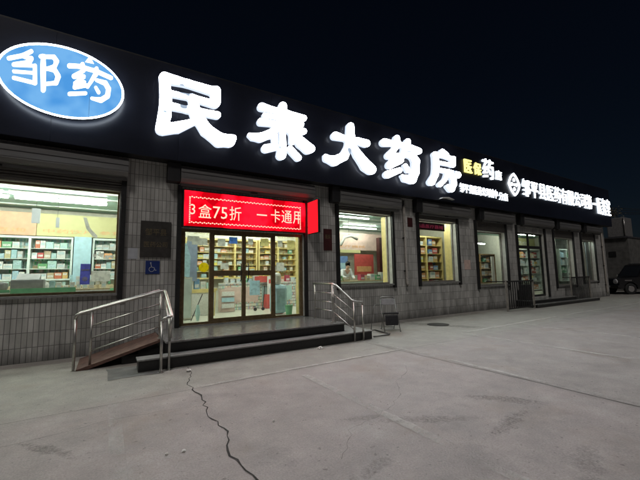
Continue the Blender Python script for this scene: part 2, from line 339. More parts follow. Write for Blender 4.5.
# ---------------------------------------------------------------- mesh building
OFF = {}
class MB:
    def __init__(s): s.bm = bmesh.new(); s.mats = []; s.mi = 0
    def use(s, mat):
        if mat not in s.mats: s.mats.append(mat)
        s.mi = s.mats.index(mat); return s
    def _fin(s, fs):
        for f in fs: f.material_index = s.mi
    def box(s, x0, x1, y0, y1, z0, z1, bev=0.):
        r = bmesh.ops.create_cube(s.bm, size=1); vs = r['verts']
        for v in vs: v.co = Vector((x0 + (v.co.x + .5) * (x1 - x0), y0 + (v.co.y + .5) * (y1 - y0), z0 + (v.co.z + .5) * (z1 - z0)))
        fs = {f for v in vs for f in v.link_faces}
        if bev:
            es = {e for v in vs for e in v.link_edges}
            rr = bmesh.ops.bevel(s.bm, geom=list(es), offset=bev, segments=2, profile=.5, affect='EDGES')
            fs = {f for f in fs if f.is_valid} | set(rr['faces'])
        s._fin(fs); return s
    def quad(s, *pts):
        f = s.bm.faces.new([s.bm.verts.new(p) for p in pts]); s._fin([f]); return s
    def poly(s, pts): return s.quad(*pts)
    def prism(s, prof, axis, a0, a1):
        """closed profile [(u,v)] swept along axis 'x' (u=y,v=z), 'y' (u=x,v=z) or 'z' (u=x,v=y)"""
        def P(u, v, t): return {'x': (t, u, v), 'y': (u, t, v), 'z': (u, v, t)}[axis]
        A = [s.bm.verts.new(P(u, v, a0)) for u, v in prof]; B = [s.bm.verts.new(P(u, v, a1)) for u, v in prof]
        n = len(prof); fs = [s.bm.faces.new((A[i], A[(i + 1) % n], B[(i + 1) % n], B[i])) for i in range(n)]
        fs += [s.bm.faces.new(A[::-1]), s.bm.faces.new(B)]
        s._fin(fs); bmesh.ops.recalc_face_normals(s.bm, faces=fs); return s
    def tube(s, pts, r, n=10, cap=True):
        pts = [Vector(p) for p in pts]; rings = []; up = Vector((0, 0, 1)); prev = None
        rad = r if isinstance(r, (list, tuple)) else [r] * len(pts)
        for i, p in enumerate(pts):
            d = (pts[min(i + 1, len(pts) - 1)] - pts[max(i - 1, 0)]).normalized()
            if prev is None: u = d.cross(up) if abs(d.dot(up)) < .95 else d.cross(Vector((1, 0, 0)))
            else: u = prev - d * prev.dot(d)
            u.normalize(); prev = u; v = d.cross(u)
            rings.append([s.bm.verts.new(p + rad[i] * (math.cos(2 * math.pi * k / n) * u + math.sin(2 * math.pi * k / n) * v)) for k in range(n)])
        fs = []
        for a_, b_ in zip(rings, rings[1:]):
            for k in range(n): fs.append(s.bm.faces.new((a_[k], a_[(k + 1) % n], b_[(k + 1) % n], b_[k])))
        if cap: fs += [s.bm.faces.new(rings[0][::-1]), s.bm.faces.new(rings[-1])]
        for f in fs: f.smooth = n > 6
        s._fin(fs); bmesh.ops.recalc_face_normals(s.bm, faces=fs); return s
    def lathe(s, c, prof, axis='z', n=20):
        """prof [(r,h)]"""
        rings = []
        for r, h in prof:
            ring = []
            for k in range(n):
                a_ = 2 * math.pi * k / n; u, v = r * math.cos(a_), r * math.sin(a_)
                o = {'z': (u, v, h), 'x': (h, u, v), 'y': (u, h, v)}[axis]
                ring.append(s.bm.verts.new(Vector(c) + Vector(o)))
            rings.append(ring)
        fs = []
        for a_, b_ in zip(rings, rings[1:]):
            for k in range(n): fs.append(s.bm.faces.new((a_[k], a_[(k + 1) % n], b_[(k + 1) % n], b_[k])))
        fs += [s.bm.faces.new(rings[0][::-1]), s.bm.faces.new(rings[-1])]
        s._fin(fs); bmesh.ops.recalc_face_normals(s.bm, faces=fs); return s
    def rot(s, ang, about):
        bmesh.ops.rotate(s.bm, verts=s.bm.verts, cent=about, matrix=Matrix.Rotation(ang, 3, 'Z')); return s
    def build(s, name, mat=None, parent=None, origin=None, smooth=False):
        me = bpy.data.meshes.new(name); off = OFF.get(parent.name, Vector()) if parent else Vector(origin or (0, 0, 0))
        bmesh.ops.translate(s.bm, verts=s.bm.verts, vec=-off)
        s.bm.to_mesh(me); s.bm.free()
        for q in (s.mats or [mat]): me.materials.append(M[q])
        if smooth:
            for f in me.polygons: f.use_smooth = True
        o = bpy.data.objects.new(name, me); COL.objects.link(o)
        if parent: o.parent = parent
        else: o.location = off
        OFF[o.name] = off
        return o
def tag(o, label=None, cat=None, group=None, kind=None):
    for k, v in (('label', label), ('category', cat), ('group', group), ('kind', kind)):
        if v: o[k] = v
    return o
def thing(name, loc, label, cat, group=None):
    o = bpy.data.objects.new(name, None); COL.objects.link(o); o.location = loc; o.empty_display_size = .1
    OFF[o.name] = Vector(loc)
    return tag(o, label, cat, group)
def B(name, mat, parent, *a_, **k):
    return MB().box(*a_, **k).build(name, mat, parent)
def copy_tree(o, loc=None, label=None, parent=None):
    c = o.copy(); COL.objects.link(c)
    if parent: c.parent = parent
    if loc is not None: c.location = loc
    if label: c['label'] = label
    for ch in o.children: copy_tree(ch, parent=c)
    return c
def text_mesh(txt, size, extrude=.01, bold=0.):
    cu = bpy.data.curves.new('t', 'FONT'); cu.body = txt; cu.size = size; cu.extrude = extrude; cu.offset = bold; cu.resolution_u = 2
    cu.fill_mode = 'BOTH' if extrude else 'FRONT'
    o = bpy.data.objects.new('t', cu); COL.objects.link(o)
    dg = bpy.context.evaluated_depsgraph_get(); dg.update()
    me = bpy.data.meshes.new_from_object(o.evaluated_get(dg)); bpy.data.objects.remove(o)
    return me
def dim_sides(me, mat):
    me.materials.clear(); me.materials.append(M[mat])
    lit = mat in ('letter_white', 'small_white')
    if lit:
        me.materials.append(M['letter_return' if mat == 'letter_white' else 'small_return'])
    for p in me.polygons: p.material_index = 1 if lit and p.normal.y > -.35 else 0
def lettering(name, txt, box, y, mat, parent, extrude=.012, bold=0., clip=None):
    """text fitted to box (x0,x1,z0,z1) standing on the plane y, facing -Y"""
    me = text_mesh(txt, 1., extrude, bold)
    xs = [v.co.x for v in me.vertices]; ys = [v.co.y for v in me.vertices]
    if not xs: return None
    x0, x1, z0, z1 = box; sx = (x1 - x0) / (max(xs) - min(xs)); sz = (z1 - z0) / (max(ys) - min(ys)); mx, my = min(xs), min(ys)
    off = OFF.get(parent.name, Vector()) if parent else Vector()
    for v in me.vertices:
        c = v.co.copy(); v.co = Vector((x0 + (c.x - mx) * sx, y - c.z, z0 + (c.y - my) * sz)) - off
    if clip is not None:
        bm = bmesh.new(); bm.from_mesh(me)
        bmesh.ops.bisect_plane(bm, geom=bm.verts[:] + bm.edges[:] + bm.faces[:], plane_co=Vector((clip, 0, 0)) - off, plane_no=(1, 0, 0), clear_outer=True)
        bm.to_mesh(me); bm.free()
    dim_sides(me, mat)
    me.name = name
    o = bpy.data.objects.new(name, me); COL.objects.link(o); o.parent = parent; OFF[o.name] = off
    return o
def glyph(name, G, y, depth, mat, parent, bev=.018, label=None):
    """a channel letter: closed outline with holes, given thickness and a rounded front edge"""
    cx, cz, loops = G
    cu = bpy.data.curves.new('g', 'CURVE'); cu.dimensions = '2D'; cu.fill_mode = 'BOTH'; cu.extrude = depth / 2; cu.bevel_depth = bev; cu.bevel_resolution = 1; cu.offset = -bev
    for lp in loops:
        s = cu.splines.new('POLY'); s.points.add(len(lp) - 1); s.use_cyclic_u = True
        for p, (a_, b_) in zip(s.points, lp): p.co = (a_, b_, 0, 1)
    o = bpy.data.objects.new('g', cu); COL.objects.link(o)
    dg = bpy.context.evaluated_depsgraph_get(); dg.update()
    me = bpy.data.meshes.new_from_object(o.evaluated_get(dg)); bpy.data.objects.remove(o)
    off = OFF.get(parent.name, Vector())
    for v in me.vertices:
        c = v.co.copy(); v.co = Vector((cx + c.x, y - c.z, cz + c.y)) - off
    dim_sides(me, mat)
    me.name = name
    r = bpy.data.objects.new(name, me); COL.objects.link(r); r.parent = parent; OFF[r.name] = off
    if label: r['label'] = label
    return r
# ================================================================ GROUND
def sheet(name, mat, pts, z, kind='structure'):
    m = MB(); m.poly([(x, y, z) for x, y in pts]); return tag(m.build(name, mat), kind=kind)
m = MB()
gx = [-300, -60, -12, -6, 0, 6, 12, 20, 32, 60, 300]; gy = [-300, -60, -20, -12, -6, 0.1, 8, 60, 300]
V = [[m.bm.verts.new((x, y, 0)) for y in gy] for x in gx]
for i in range(len(gx) - 1):
    for j in range(len(gy) - 1): m.bm.faces.new((V[i][j], V[i + 1][j], V[i + 1][j + 1], V[i][j + 1]))
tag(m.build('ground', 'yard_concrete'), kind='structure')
def ribbon(name, mat, pts, wid, z, kind='structure'):
    m = MB(); L_, R_ = [], []
    for i, p in enumerate(pts):
        d = (Vector(pts[min(i + 1, len(pts) - 1)]) - Vector(pts[max(0, i - 1)])).normalized(); n = Vector((-d.y, d.x)); ww = wid[i] if isinstance(wid, list) else wid
        L_.append(m.bm.verts.new((*(Vector(p) + n * ww / 2), z))); R_.append(m.bm.verts.new((*(Vector(p) - n * ww / 2), z)))
    for i in range(len(pts) - 1): m.bm.faces.new((L_[i], R_[i], R_[i + 1], L_[i + 1]))
    return tag(m.build(name, mat), kind=kind)
def jag(pts, step, amp):
    out = []
    for a_, b_ in zip(pts, pts[1:]):
        a_, b_ = Vector(a_), Vector(b_); n = max(2, int((b_ - a_).length / step)); t = (b_ - a_).normalized(); q = Vector((-t.y, t.x))
        for k in range(n): out.append(tuple(a_.lerp(b_, k / n) + q * random.uniform(-amp, amp)))
    out.append(tuple(pts[-1])); return out
cp = jag([(1.30, -2.25), (1.27, -2.7), (1.10, -3.3), (1.13, -4.0), (1.07, -4.7), (1.12, -5.2), (1.01, -5.7), (1.07, -6.2), (.98, -6.9), (1.05, -7.8)], .09, .028)
ribbon('ground_crack', 'crack_dark', cp, [random.uniform(.007, .024) * (1.0 if i > 12 else .6) for i in range(len(cp))], .004)
cp = jag([(4.55, -4.35), (4.2, -4.75), (3.75, -5.0), (3.4, -5.45), (2.9, -5.7)], .09, .03)
ribbon('ground_crack', 'crack_dark', cp, [random.uniform(.001, .005) for _ in cp], .004)
cp = jag([(1.1, -4.3), (.2, -4.15), (-.9, -4.3), (-2.5, -4.1)], .12, .03)
ribbon('ground_crack', 'crack_dark', cp, [random.uniform(.001, .005) for _ in cp], .004)
cp = jag([(2.9, -5.7), (2.2, -5.9), (1.8, -6.3)], .09, .03)
ribbon('ground_crack', 'crack_dark', cp, [random.uniform(.001, .004) for _ in cp], .004)
cp = jag([(5.26, -2.45), (5.31, -4.2), (5.36, -6.0), (5.4, -12)], .3, .012)
ribbon('slab_joint', 'crack_dark', cp, .012, .004)
cp = jag([(-6, -3.62), (1.2, -3.57), (2.9, -3.5), (9.2, -3.45), (16, -3.4), (30, -3.4)], .4, .012)
ribbon('slab_joint', 'crack_dark', cp, .006, .004)
for x, y0, y1, wd in ((.13, -3.6, -8.5, .13), (2.76, -3.9, -8.6, .12), (5.44, -2.6, -9, .10), (8.1, -3.0, -8.5, .11), (10.8, -2.9, -8.5, .11), (13.5, -2.9, -8.5, .11), (16.2, -2.9, -8.5, .11)):
    ribbon('parking_line', 'worn_paint', [(x, y0), (x + .01, (y0 + y1) / 2), (x, y1)], wd, .008)
ribbon('parking_line', 'worn_paint', [(1.2, -3.52), (5.3, -3.45)], .07, .012)
ribbon('parking_line', 'worn_paint', [(8.2, -2.95), (14, -2.85), (24, -2.8)], .10, .012)

sheet('concrete_patch', 'patch_dark', [(.06, -1.76), (.03, -1.55), (.55, -1.60), (.82, -2.16), (.80, -2.40), (.47, -2.33), (.06, -2.36)], .004)
# ================================================================ BUILDING
bl = thing('pharmacy_building', (10, 0, 0), 'single storey shop building clad in narrow grey tiles with lit windows', 'building')
X0, X1 = -9.0, 27.2; WT = 4.42
opens = [(-3.9, .17, 1.30, 3.62), (1.50, 4.93, .44, 2.84), (6.24, 8.52, 1.28, 3.72), (9.93, 12.16, 1.28, 3.70),
         (13.52, 15.72, 1.05, 3.45), (16.78, 19.36, .36, 3.55), (20.42, 22.6, .85, 3.46), (23.72, 25.5, 1.0, 3.46)]
m = MB(); x = X0
for (a0, a1, z0, z1) in opens:
    m.box(x, a0, 0, .26, 0, WT); m.box(a0, a1, 0, .26, 0, z0); m.box(a0, a1, 0, .26, z1, WT); x = a1
m.box(x, X1, 0, .26, 0, WT)
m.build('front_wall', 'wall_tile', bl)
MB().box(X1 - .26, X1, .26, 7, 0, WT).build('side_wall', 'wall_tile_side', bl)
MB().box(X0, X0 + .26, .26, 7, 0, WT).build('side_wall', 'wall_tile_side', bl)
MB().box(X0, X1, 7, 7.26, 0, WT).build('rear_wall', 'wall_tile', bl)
MB().box(X0, X1 + .1, -.02, 7.3, WT + .01, WT + .25).build('roof', 'dark_wall', bl)
MB().box(X0 + .27, X1 - .27, .27, 4.3, .30, .44).build('shop_floor', 'floor_tile', bl)
MB().box(X0 + .27, X1 - .27, .27, 4.3, 3.78, 3.9).build('shop_ceiling', 'ceiling_teal', bl)
MB().box(X0 + .27, X1 - .27, 4.31, 4.4, .3, 3.9).build('inner_wall', 'wall_cream', bl)
MB().box(13.05, 13.17, .27, 4.3, .45, 3.77).build('partition_wall', 'wall_cream', bl)
MB().box(23.3, 23.42, 1.2, 4.3, .45, 3.77).build('partition_wall', 'wall_cream', bl)
# ceiling ribs of the pale ceiling
m = MB()
for y in (1.15, 1.9, 3.5): m.box(X0 + .4, 12.9, y, y + .14, 3.74, 3.775)
m.build('ceiling_batten', 'cabinet_white', bl)

def window(a0, a1, z0, z1, mul=(), jamb='jamb_white', sill=True, dark_mid=None, frame='frame_grey'):
    f = MB().use(frame); t = .05; y0, y1 = .15, .21
    f.box(a0, a0 + t, y0, y1, z0, z1).box(a1 - t, a1, y0, y1, z0, z1).box(a0 + t, a1 - t, y0, y1, z0, z0 + t).box(a0 + t, a1 - t, y0, y1, z1 - t, z1)
    for x in mul: f.box(x - .025, x + .025, y0 + .003, y1 - .003, z0 + t, z1 - t)
    if dark_mid: f.box(a0 + t, a1 - t, y0 + .002, y1 - .002, dark_mid - .05, dark_mid + .05)
    w_ = f.build('window', None, bl)
    MB().box(a0 + t, a1 - t, .178, .184, z0 + t, z1 - t).build('pane', 'glass', w_)
    j = MB().use(jamb); j.box(a1 - .012, a1 + .0, -.012, .145, z0, z1).box(a0, a0 + .012, -.012, .145, z0, z1).box(a0 + .013, a1 - .013, 0.0, .145, z1 - .012, z1)
    j.build('reveal', None, w_)
    if sill: MB().box(a0 - .06, a1 + .06, -.07, .148, z0 - .05, z0, ).build('sill', 'step_edge', w_)
    for x0_, x1_ in ((a0 - .115, a0 - .012), (a1 + .012, a1 + .115)):
        MB().box(x0_, x1_, -.085, -.001, z0 - .14, 3.89).build('shutter_guide', 'dark_metal', w_)
    c_ = MB().use('slat_dark'); zz = z1 + .004
    while zz < 3.83: c_.prism([(-.03, zz), (-.045, zz + .03), (-.03, zz + .06), (-.014, zz + .06), (-.014, zz)], 'x', a0 - .01, a1 + .01); zz += .062
    c_.build('shutter_curtain', None, w_)
    return w_
window(-3.9, .17, 1.30, 3.62, jamb='frame_grey', frame='frame_bronze')
for o_ in opens[2:5]: window(*o_)
window(*opens[6]); window(*opens[7], mul=(24.5,))
# rolled-up shutters in their boxes
def shutter_box(x0, x1, zb=3.9, block=True):
    d = .27; zt = 4.37
    prof = [(0, zb + .02), (-.10, zb), (-d + .05, zb + .02), (-d, zb + .10), (-d, zt - .12), (-d + .06, zt - .03), (0, zt)]
    m = MB().use('shutter_metal').prism(prof, 'x', x0, x1)
    m.box(x0 + .02, x1 - .02, -.14, -.02, zb - .055, zb + .0)
    o = m.build('shutter_box', None, bl)
    for zz in (zb + .13, zb + .25): MB().box(x0 + .003, x1 - .003, -d - .006, -d + .001, zz, zz + .012).build('box_seam', 'dark_metal' if zz > zb + .2 else 'shutter_metal', o)
    if block: MB().box(x0 - .30, x0 - .01, -.25, -.001, zb + .0, zt + .03, .015).build('end_bracket', 'bracket_black', o)
    MB().box((x0 + x1) / 2 - .10, (x0 + x1) / 2 + .10, -.16, -.141, zb - .05, zb - .02).build('shutter_lock', 'dark_metal', o)
shutter_box(-4.2, .30, block=False); shutter_box(1.42, 5.24, 3.93)
shutter_box(6.18, 8.86); shutter_box(9.97, 12.92); shutter_box(13.85, 16.28); shutter_box(17.14, 20.1); shutter_box(20.76, 23.28); shutter_box(24.1, 26.2)

# main entrance: four bays of bronze framed glass
dr = MB().use('frame_bronze'); y0, y1 = .04, .12; zb, zt = .44, 2.84
for x in (1.50, 4.83): dr.box(x, x + .10, y0, y1, zb, zt)
for x in (2.24, 4.01): dr.box(x - .035, x + .035, y0, y1, zb + .06, zt - .08)
dr.box(1.6, 4.83, y0, y1, zt - .08, zt); dr.box(1.6, 4.83, y0, y1, zb + .001, zb + .06)
door = dr.build('entrance_door', None, bl)
MB().box(1.6, 2.205, .075, .081, zb + .06, zt - .08).build('pane', 'glass', door)
MB().box(4.045, 4.83, .075, .081, zb + .06, zt - .08).build('pane', 'glass', door)
for x0_, x1_ in ((2.276, 3.122), (3.128, 3.974)):
    l = MB().use('frame_bronze'); yy0, yy1 = .045, .10; za, zc = zb + .062, zt - .082
    l.box(x0_, x0_ + .05, yy0, yy1, za, zc).box(x1_ - .05, x1_, yy0, yy1, za, zc).box(x0_ + .05, x1_ - .05, yy0, yy1, za, za + .06).box(x0_ + .05, x1_ - .05, yy0, yy1, zc - .05, zc)
    l.box(x0_ + .05, x1_ - .05, yy0 + .002, yy1 - .002, 1.64, 1.78)
    leaf = l.build('door_leaf', None, bl)
    MB().box(x0_ + .05, x1_ - .05, .08, .085, za + .06, 1.64).box(x0_ + .05, x1_ - .05, .08, .085, 1.78, zc - .05).build('pane', 'glass', leaf)
    hx = x1_ - .10 if x0_ < 3 else x0_ + .10
    MB().use('black_vinyl').tube([(hx, .045, 1.5), (hx, -.02, 1.52), (hx, -.02, 1.95), (hx, .045, 1.97)], .013).build('handle', None, leaf)
for x0_, x1_ in ((1.385, 1.485), (4.945, 5.045)):
    MB().box(x0_, x1_, -.085, -.001, .44, 3.9).build('shutter_guide', 'dark_metal', door)
MB().box(4.935, 4.944, -.02, .2, .44, 2.83).build('door_reveal', 'jamb_white', door)
# second entrance
d2 = MB().use('dark_metal'); a0, a1, zb2, zt2 = 16.78, 19.36, .36, 3.55
for x in (a0, a1 - .08, 18.02): d2.box(x, x + .08, .10, .18, zb2, zt2)
for x0_, x1_ in ((a0 + .08, 18.02), (18.10, a1 - .08)):
    d2.box(x0_, x1_, .10, .18, zt2 - .06, zt2).box(x0_, x1_, .10, .18, 2.78, 2.92).box(x0_, x1_, .10, .18, zb2, zb2 + .1)
d2o = d2.build('side_entrance_door', None, bl)
MB().box(a0 + .08, 18.02, .137, .143, zb2 + .1, 2.78).box(18.10, a1 - .08, .137, .143, zb2 + .1, 2.78).box(a0 + .08, 18.02, .137, .143, 2.92, zt2 - .06).box(18.10, a1 - .08, .137, .143, 2.92, zt2 - .06).build('pane', 'glass', d2o)
MB().box(a1 - .012, a1, -.012, .10, zb2, zt2).build('door_reveal', 'jamb_white', d2o)
for x0_, x1_ in ((a0 - .12, a0 - .015), (a1 + .012, a1 + .115)): MB().box(x0_, x1_, -.085, -.001, zb2 - .1, 3.89).build('shutter_guide', 'dark_metal', d2o)
# rainwater pipes
def pipe(x, z0, z1, label):
    t_ = thing('rain_pipe', (x, -.08, z0), label, 'pipe')
    MB().use('frame_grey').tube([(x, -.08, z1), (x, -.08, z0 + .06), (x, -.13, z0)], .048, 12).build('pipe_run', None, t_)
    for z in [z0 + .5 + k * 1.2 for k in range(int((z1 - z0) / 1.2) + 1)]:
        if z < z1: MB().box(x - .06, x + .06, -.10, -.001, z, z + .035).build('bracket', 'dark_metal', t_)
pipe(9.14, 1.2, 4.3, 'grey rainwater pipe on the tiled wall beside the folding chair window')
pipe(26.62, .2, 4.3, 'pale rainwater pipe at the far corner of the building beside the parked car')

# ================================================================ FASCIA SIGN
fs = thing('fascia_sign', (10, -.36, 4.42), 'long dark shop fascia with big glowing white Chinese characters', 'shop sign')
m = MB().use('fascia_cladding'); FX1 = 27.6
xs = [-9.0] + [-6 + 2.44 * k for k in range(13)] + [FX1]
for a_, b_ in zip(xs, xs[1:]): m.box(a_ + .002, b_ - .002, -.36, -.30, 4.42, 6.80)
m.build('fascia_board', None, fs)
MB().box(-9, FX1, -.298, -.001, 4.43, 6.79).box(-9, FX1, -.35, -.30, 6.803, 6.84).build('sign_frame', 'dark_metal', fs)
GLYPH_MIN = (1.754, 5.709, [
 [(-0.852,0.771),(-0.903,0.708),(-0.924,0.631),(-0.906,0.51),(-0.891,0.165),(-0.893,-0.044),(-0.928,-0.397),(-0.96,-0.623),(-0.948,-0.688),(-0.917,-0.731),(-0.869,-0.755),(-0.797,-0.758),(-0.542,-0.659),(-0.442,-0.631),(-0.073,-0.343),(-0.046,-0.367),(0.079,-0.563),(0.18,-0.618),(0.314,-0.706),(0.42,-0.789),(0.456,-0.801),(0.498,-0.804),(0.655,-0.764),(0.786,-0.751),(0.86,-0.717),(0.91,-0.649),(0.958,-0.502),(0.96,-0.471),(0.952,-0.442),(0.928,-0.417),(0.887,-0.407),(0.724,-0.429),(0.593,-0.43),(0.507,-0.405),(0.322,-0.305),(0.245,-0.236),(0.143,-0.098),(0.144,-0.083),(0.166,-0.074),(0.445,-0.066),(0.488,-0.052),(0.521,-0.022),(0.544,0.029),(0.542,0.074),(0.528,0.1),(0.5,0.119),(0.471,0.122),(0.053,0.1),(0.022,0.122),(-0.005,0.203),(-0.003,0.226),(0.023,0.238),(0.385,0.204),(0.441,0.228),(0.484,0.267),(0.52,0.326),(0.53,0.374),(0.533,0.712),(0.52,0.754),(0.5,0.779),(0.465,0.799),(0.433,0.804),(0.291,0.762),(-0.175,0.765),(-0.255,0.777),(-0.347,0.77),(-0.779,0.798),(-0.816,0.791)],
 [(-0.648,0.545),(-0.66,0.537),(-0.669,0.51),(-0.662,0.427),(-0.651,0.387),(-0.631,0.376),(-0.26,0.402),(-0.155,0.426),(-0.034,0.405),(0.269,0.401),(0.283,0.41),(0.29,0.431),(0.285,0.49),(0.267,0.527),(0.24,0.537),(-0.237,0.574),(-0.381,0.573)],
 [(-0.627,0.226),(-0.635,0.207),(-0.619,0.098),(-0.613,0.085),(-0.598,0.078),(-0.331,0.08),(-0.253,0.094),(-0.241,0.106),(-0.237,0.128),(-0.249,0.211),(-0.259,0.238),(-0.283,0.254),(-0.602,0.235)],
 [(-0.606,-0.095),(-0.619,-0.102),(-0.631,-0.131),(-0.622,-0.269),(-0.654,-0.402),(-0.648,-0.425),(-0.574,-0.405),(-0.31,-0.292),(-0.19,-0.236),(-0.172,-0.217),(-0.223,-0.089),(-0.288,-0.093),(-0.366,-0.085)],
])
GLYPH_TAI = (4.071, 5.721, [
 [(-0.053,0.838),(-0.093,0.803),(-0.117,0.767),(-0.13,0.726),(-0.137,0.661),(-0.16,0.638),(-0.394,0.643),(-0.623,0.671),(-0.673,0.658),(-0.722,0.62),(-0.756,0.563),(-0.761,0.512),(-0.744,0.468),(-0.704,0.441),(-0.673,0.438),(-0.446,0.454),(-0.369,0.45),(-0.292,0.46),(-0.181,0.46),(-0.161,0.452),(-0.163,0.439),(-0.174,0.432),(-0.24,0.416),(-0.573,0.394),(-0.61,0.368),(-0.629,0.338),(-0.632,0.3),(-0.61,0.267),(-0.573,0.259),(-0.253,0.279),(-0.181,0.272),(-0.171,0.262),(-0.169,0.237),(-0.175,0.228),(-0.201,0.222),(-0.28,0.23),(-0.37,0.221),(-0.648,0.224),(-0.71,0.203),(-0.759,0.149),(-0.774,0.096),(-0.759,0.042),(-0.722,0.014),(-0.685,0.01),(-0.396,0.053),(-0.328,0.051),(-0.321,0.04),(-0.396,-0.029),(-0.523,-0.117),(-0.648,-0.189),(-0.783,-0.241),(-0.999,-0.275),(-1.03,-0.296),(-1.049,-0.336),(-1.047,-0.359),(-1.034,-0.379),(-0.939,-0.459),(-0.819,-0.457),(-0.709,-0.469),(-0.648,-0.452),(-0.448,-0.33),(-0.359,-0.295),(-0.345,-0.31),(-0.343,-0.444),(-0.372,-0.458),(-0.548,-0.505),(-0.586,-0.527),(-0.616,-0.558),(-0.638,-0.598),(-0.645,-0.635),(-0.641,-0.671),(-0.623,-0.703),(-0.6,-0.723),(-0.536,-0.736),(-0.499,-0.727),(-0.257,-0.628),(-0.176,-0.596),(-0.206,-0.761),(-0.184,-0.818),(-0.142,-0.851),(-0.09,-0.862),(-0.024,-0.848),(0.029,-0.813),(0.067,-0.763),(0.082,-0.71),(0.089,-0.485),(0.1,-0.395),(0.083,-0.298),(0.065,-0.025),(0.071,0.002),(0.089,0.014),(0.17,-0.04),(0.195,-0.073),(0.202,-0.122),(0.194,-0.301),(0.208,-0.336),(0.235,-0.356),(0.276,-0.361),(0.317,-0.348),(0.387,-0.281),(0.4,-0.289),(0.441,-0.351),(0.469,-0.377),(0.597,-0.44),(0.707,-0.517),(0.75,-0.532),(0.793,-0.535),(0.881,-0.505),(0.983,-0.446),(1.028,-0.399),(1.049,-0.342),(1.04,-0.291),(1.001,-0.246),(0.785,-0.141),(0.614,-0.044),(0.538,0.012),(0.544,0.027),(0.658,0.029),(0.701,0.045),(0.745,0.082),(0.767,0.127),(0.766,0.179),(0.738,0.212),(0.704,0.224),(0.625,0.226),(0.6,0.234),(0.661,0.287),(0.678,0.317),(0.683,0.357),(0.663,0.392),(0.635,0.408),(0.606,0.411),(0.153,0.414),(0.129,0.421),(0.123,0.433),(0.133,0.449),(0.188,0.456),(0.635,0.43),(0.664,0.435),(0.722,0.462),(0.762,0.507),(0.777,0.564),(0.757,0.612),(0.71,0.634),(0.244,0.64),(0.135,0.652),(0.115,0.674),(0.115,0.79),(0.093,0.835),(0.067,0.854),(0.028,0.863),(-0.012,0.857)],
 [(0.118,0.259),(0.113,0.252),(0.118,0.239),(0.233,0.228),(0.491,0.235),(0.254,0.259),(0.145,0.264)],
 [(-0.15,-0.044),(-0.196,-0.106),(-0.18,-0.165),(-0.173,-0.349),(-0.186,-0.426),(-0.153,-0.456),(-0.14,-0.453),(-0.118,-0.35),(-0.107,-0.087),(-0.11,-0.062),(-0.124,-0.042)],
 [(0.193,-0.412),(0.153,-0.439),(0.118,-0.492),(0.115,-0.53),(0.131,-0.564),(0.408,-0.793),(0.45,-0.807),(0.492,-0.803),(0.534,-0.781),(0.57,-0.739),(0.582,-0.686),(0.569,-0.65),(0.289,-0.421),(0.248,-0.404)],
])
GLYPH_DA = (6.465, 5.719, [
 [(-0.009,0.794),(-0.077,0.75),(-0.119,0.687),(-0.148,0.4),(-0.159,0.358),(-0.178,0.327),(-0.216,0.32),(-0.54,0.366),(-0.57,0.364),(-0.616,0.35),(-0.662,0.324),(-0.704,0.282),(-0.726,0.238),(-0.732,0.185),(-0.719,0.149),(-0.686,0.117),(-0.653,0.105),(-0.623,0.102),(-0.269,0.133),(-0.222,0.129),(-0.195,0.111),(-0.203,0.044),(-0.234,-0.041),(-0.358,-0.24),(-0.406,-0.292),(-0.452,-0.325),(-0.606,-0.405),(-0.667,-0.429),(-0.727,-0.442),(-0.816,-0.449),(-0.875,-0.447),(-0.962,-0.427),(-1.006,-0.44),(-1.026,-0.458),(-1.039,-0.485),(-1.038,-0.585),(-1.025,-0.633),(-0.982,-0.662),(-0.881,-0.681),(-0.712,-0.746),(-0.661,-0.747),(-0.615,-0.737),(-0.57,-0.717),(-0.446,-0.631),(-0.177,-0.477),(-0.135,-0.431),(-0.076,-0.315),(0.023,-0.162),(0.039,-0.156),(0.055,-0.163),(0.101,-0.229),(0.152,-0.328),(0.24,-0.416),(0.369,-0.573),(0.443,-0.682),(0.493,-0.713),(0.709,-0.797),(0.76,-0.807),(0.829,-0.803),(0.882,-0.788),(0.935,-0.761),(0.982,-0.722),(1.018,-0.676),(1.036,-0.632),(1.04,-0.59),(1.024,-0.537),(0.992,-0.501),(0.708,-0.327),(0.528,-0.195),(0.443,-0.115),(0.368,-0.061),(0.199,0.109),(0.211,0.124),(0.392,0.12),(0.61,0.101),(0.696,0.116),(0.767,0.16),(0.808,0.214),(0.821,0.272),(0.801,0.324),(0.758,0.354),(0.707,0.363),(0.468,0.358),(0.368,0.365),(0.219,0.342),(0.186,0.346),(0.161,0.466),(0.154,0.722),(0.145,0.761),(0.12,0.788),(0.088,0.803),(0.039,0.806)],
])
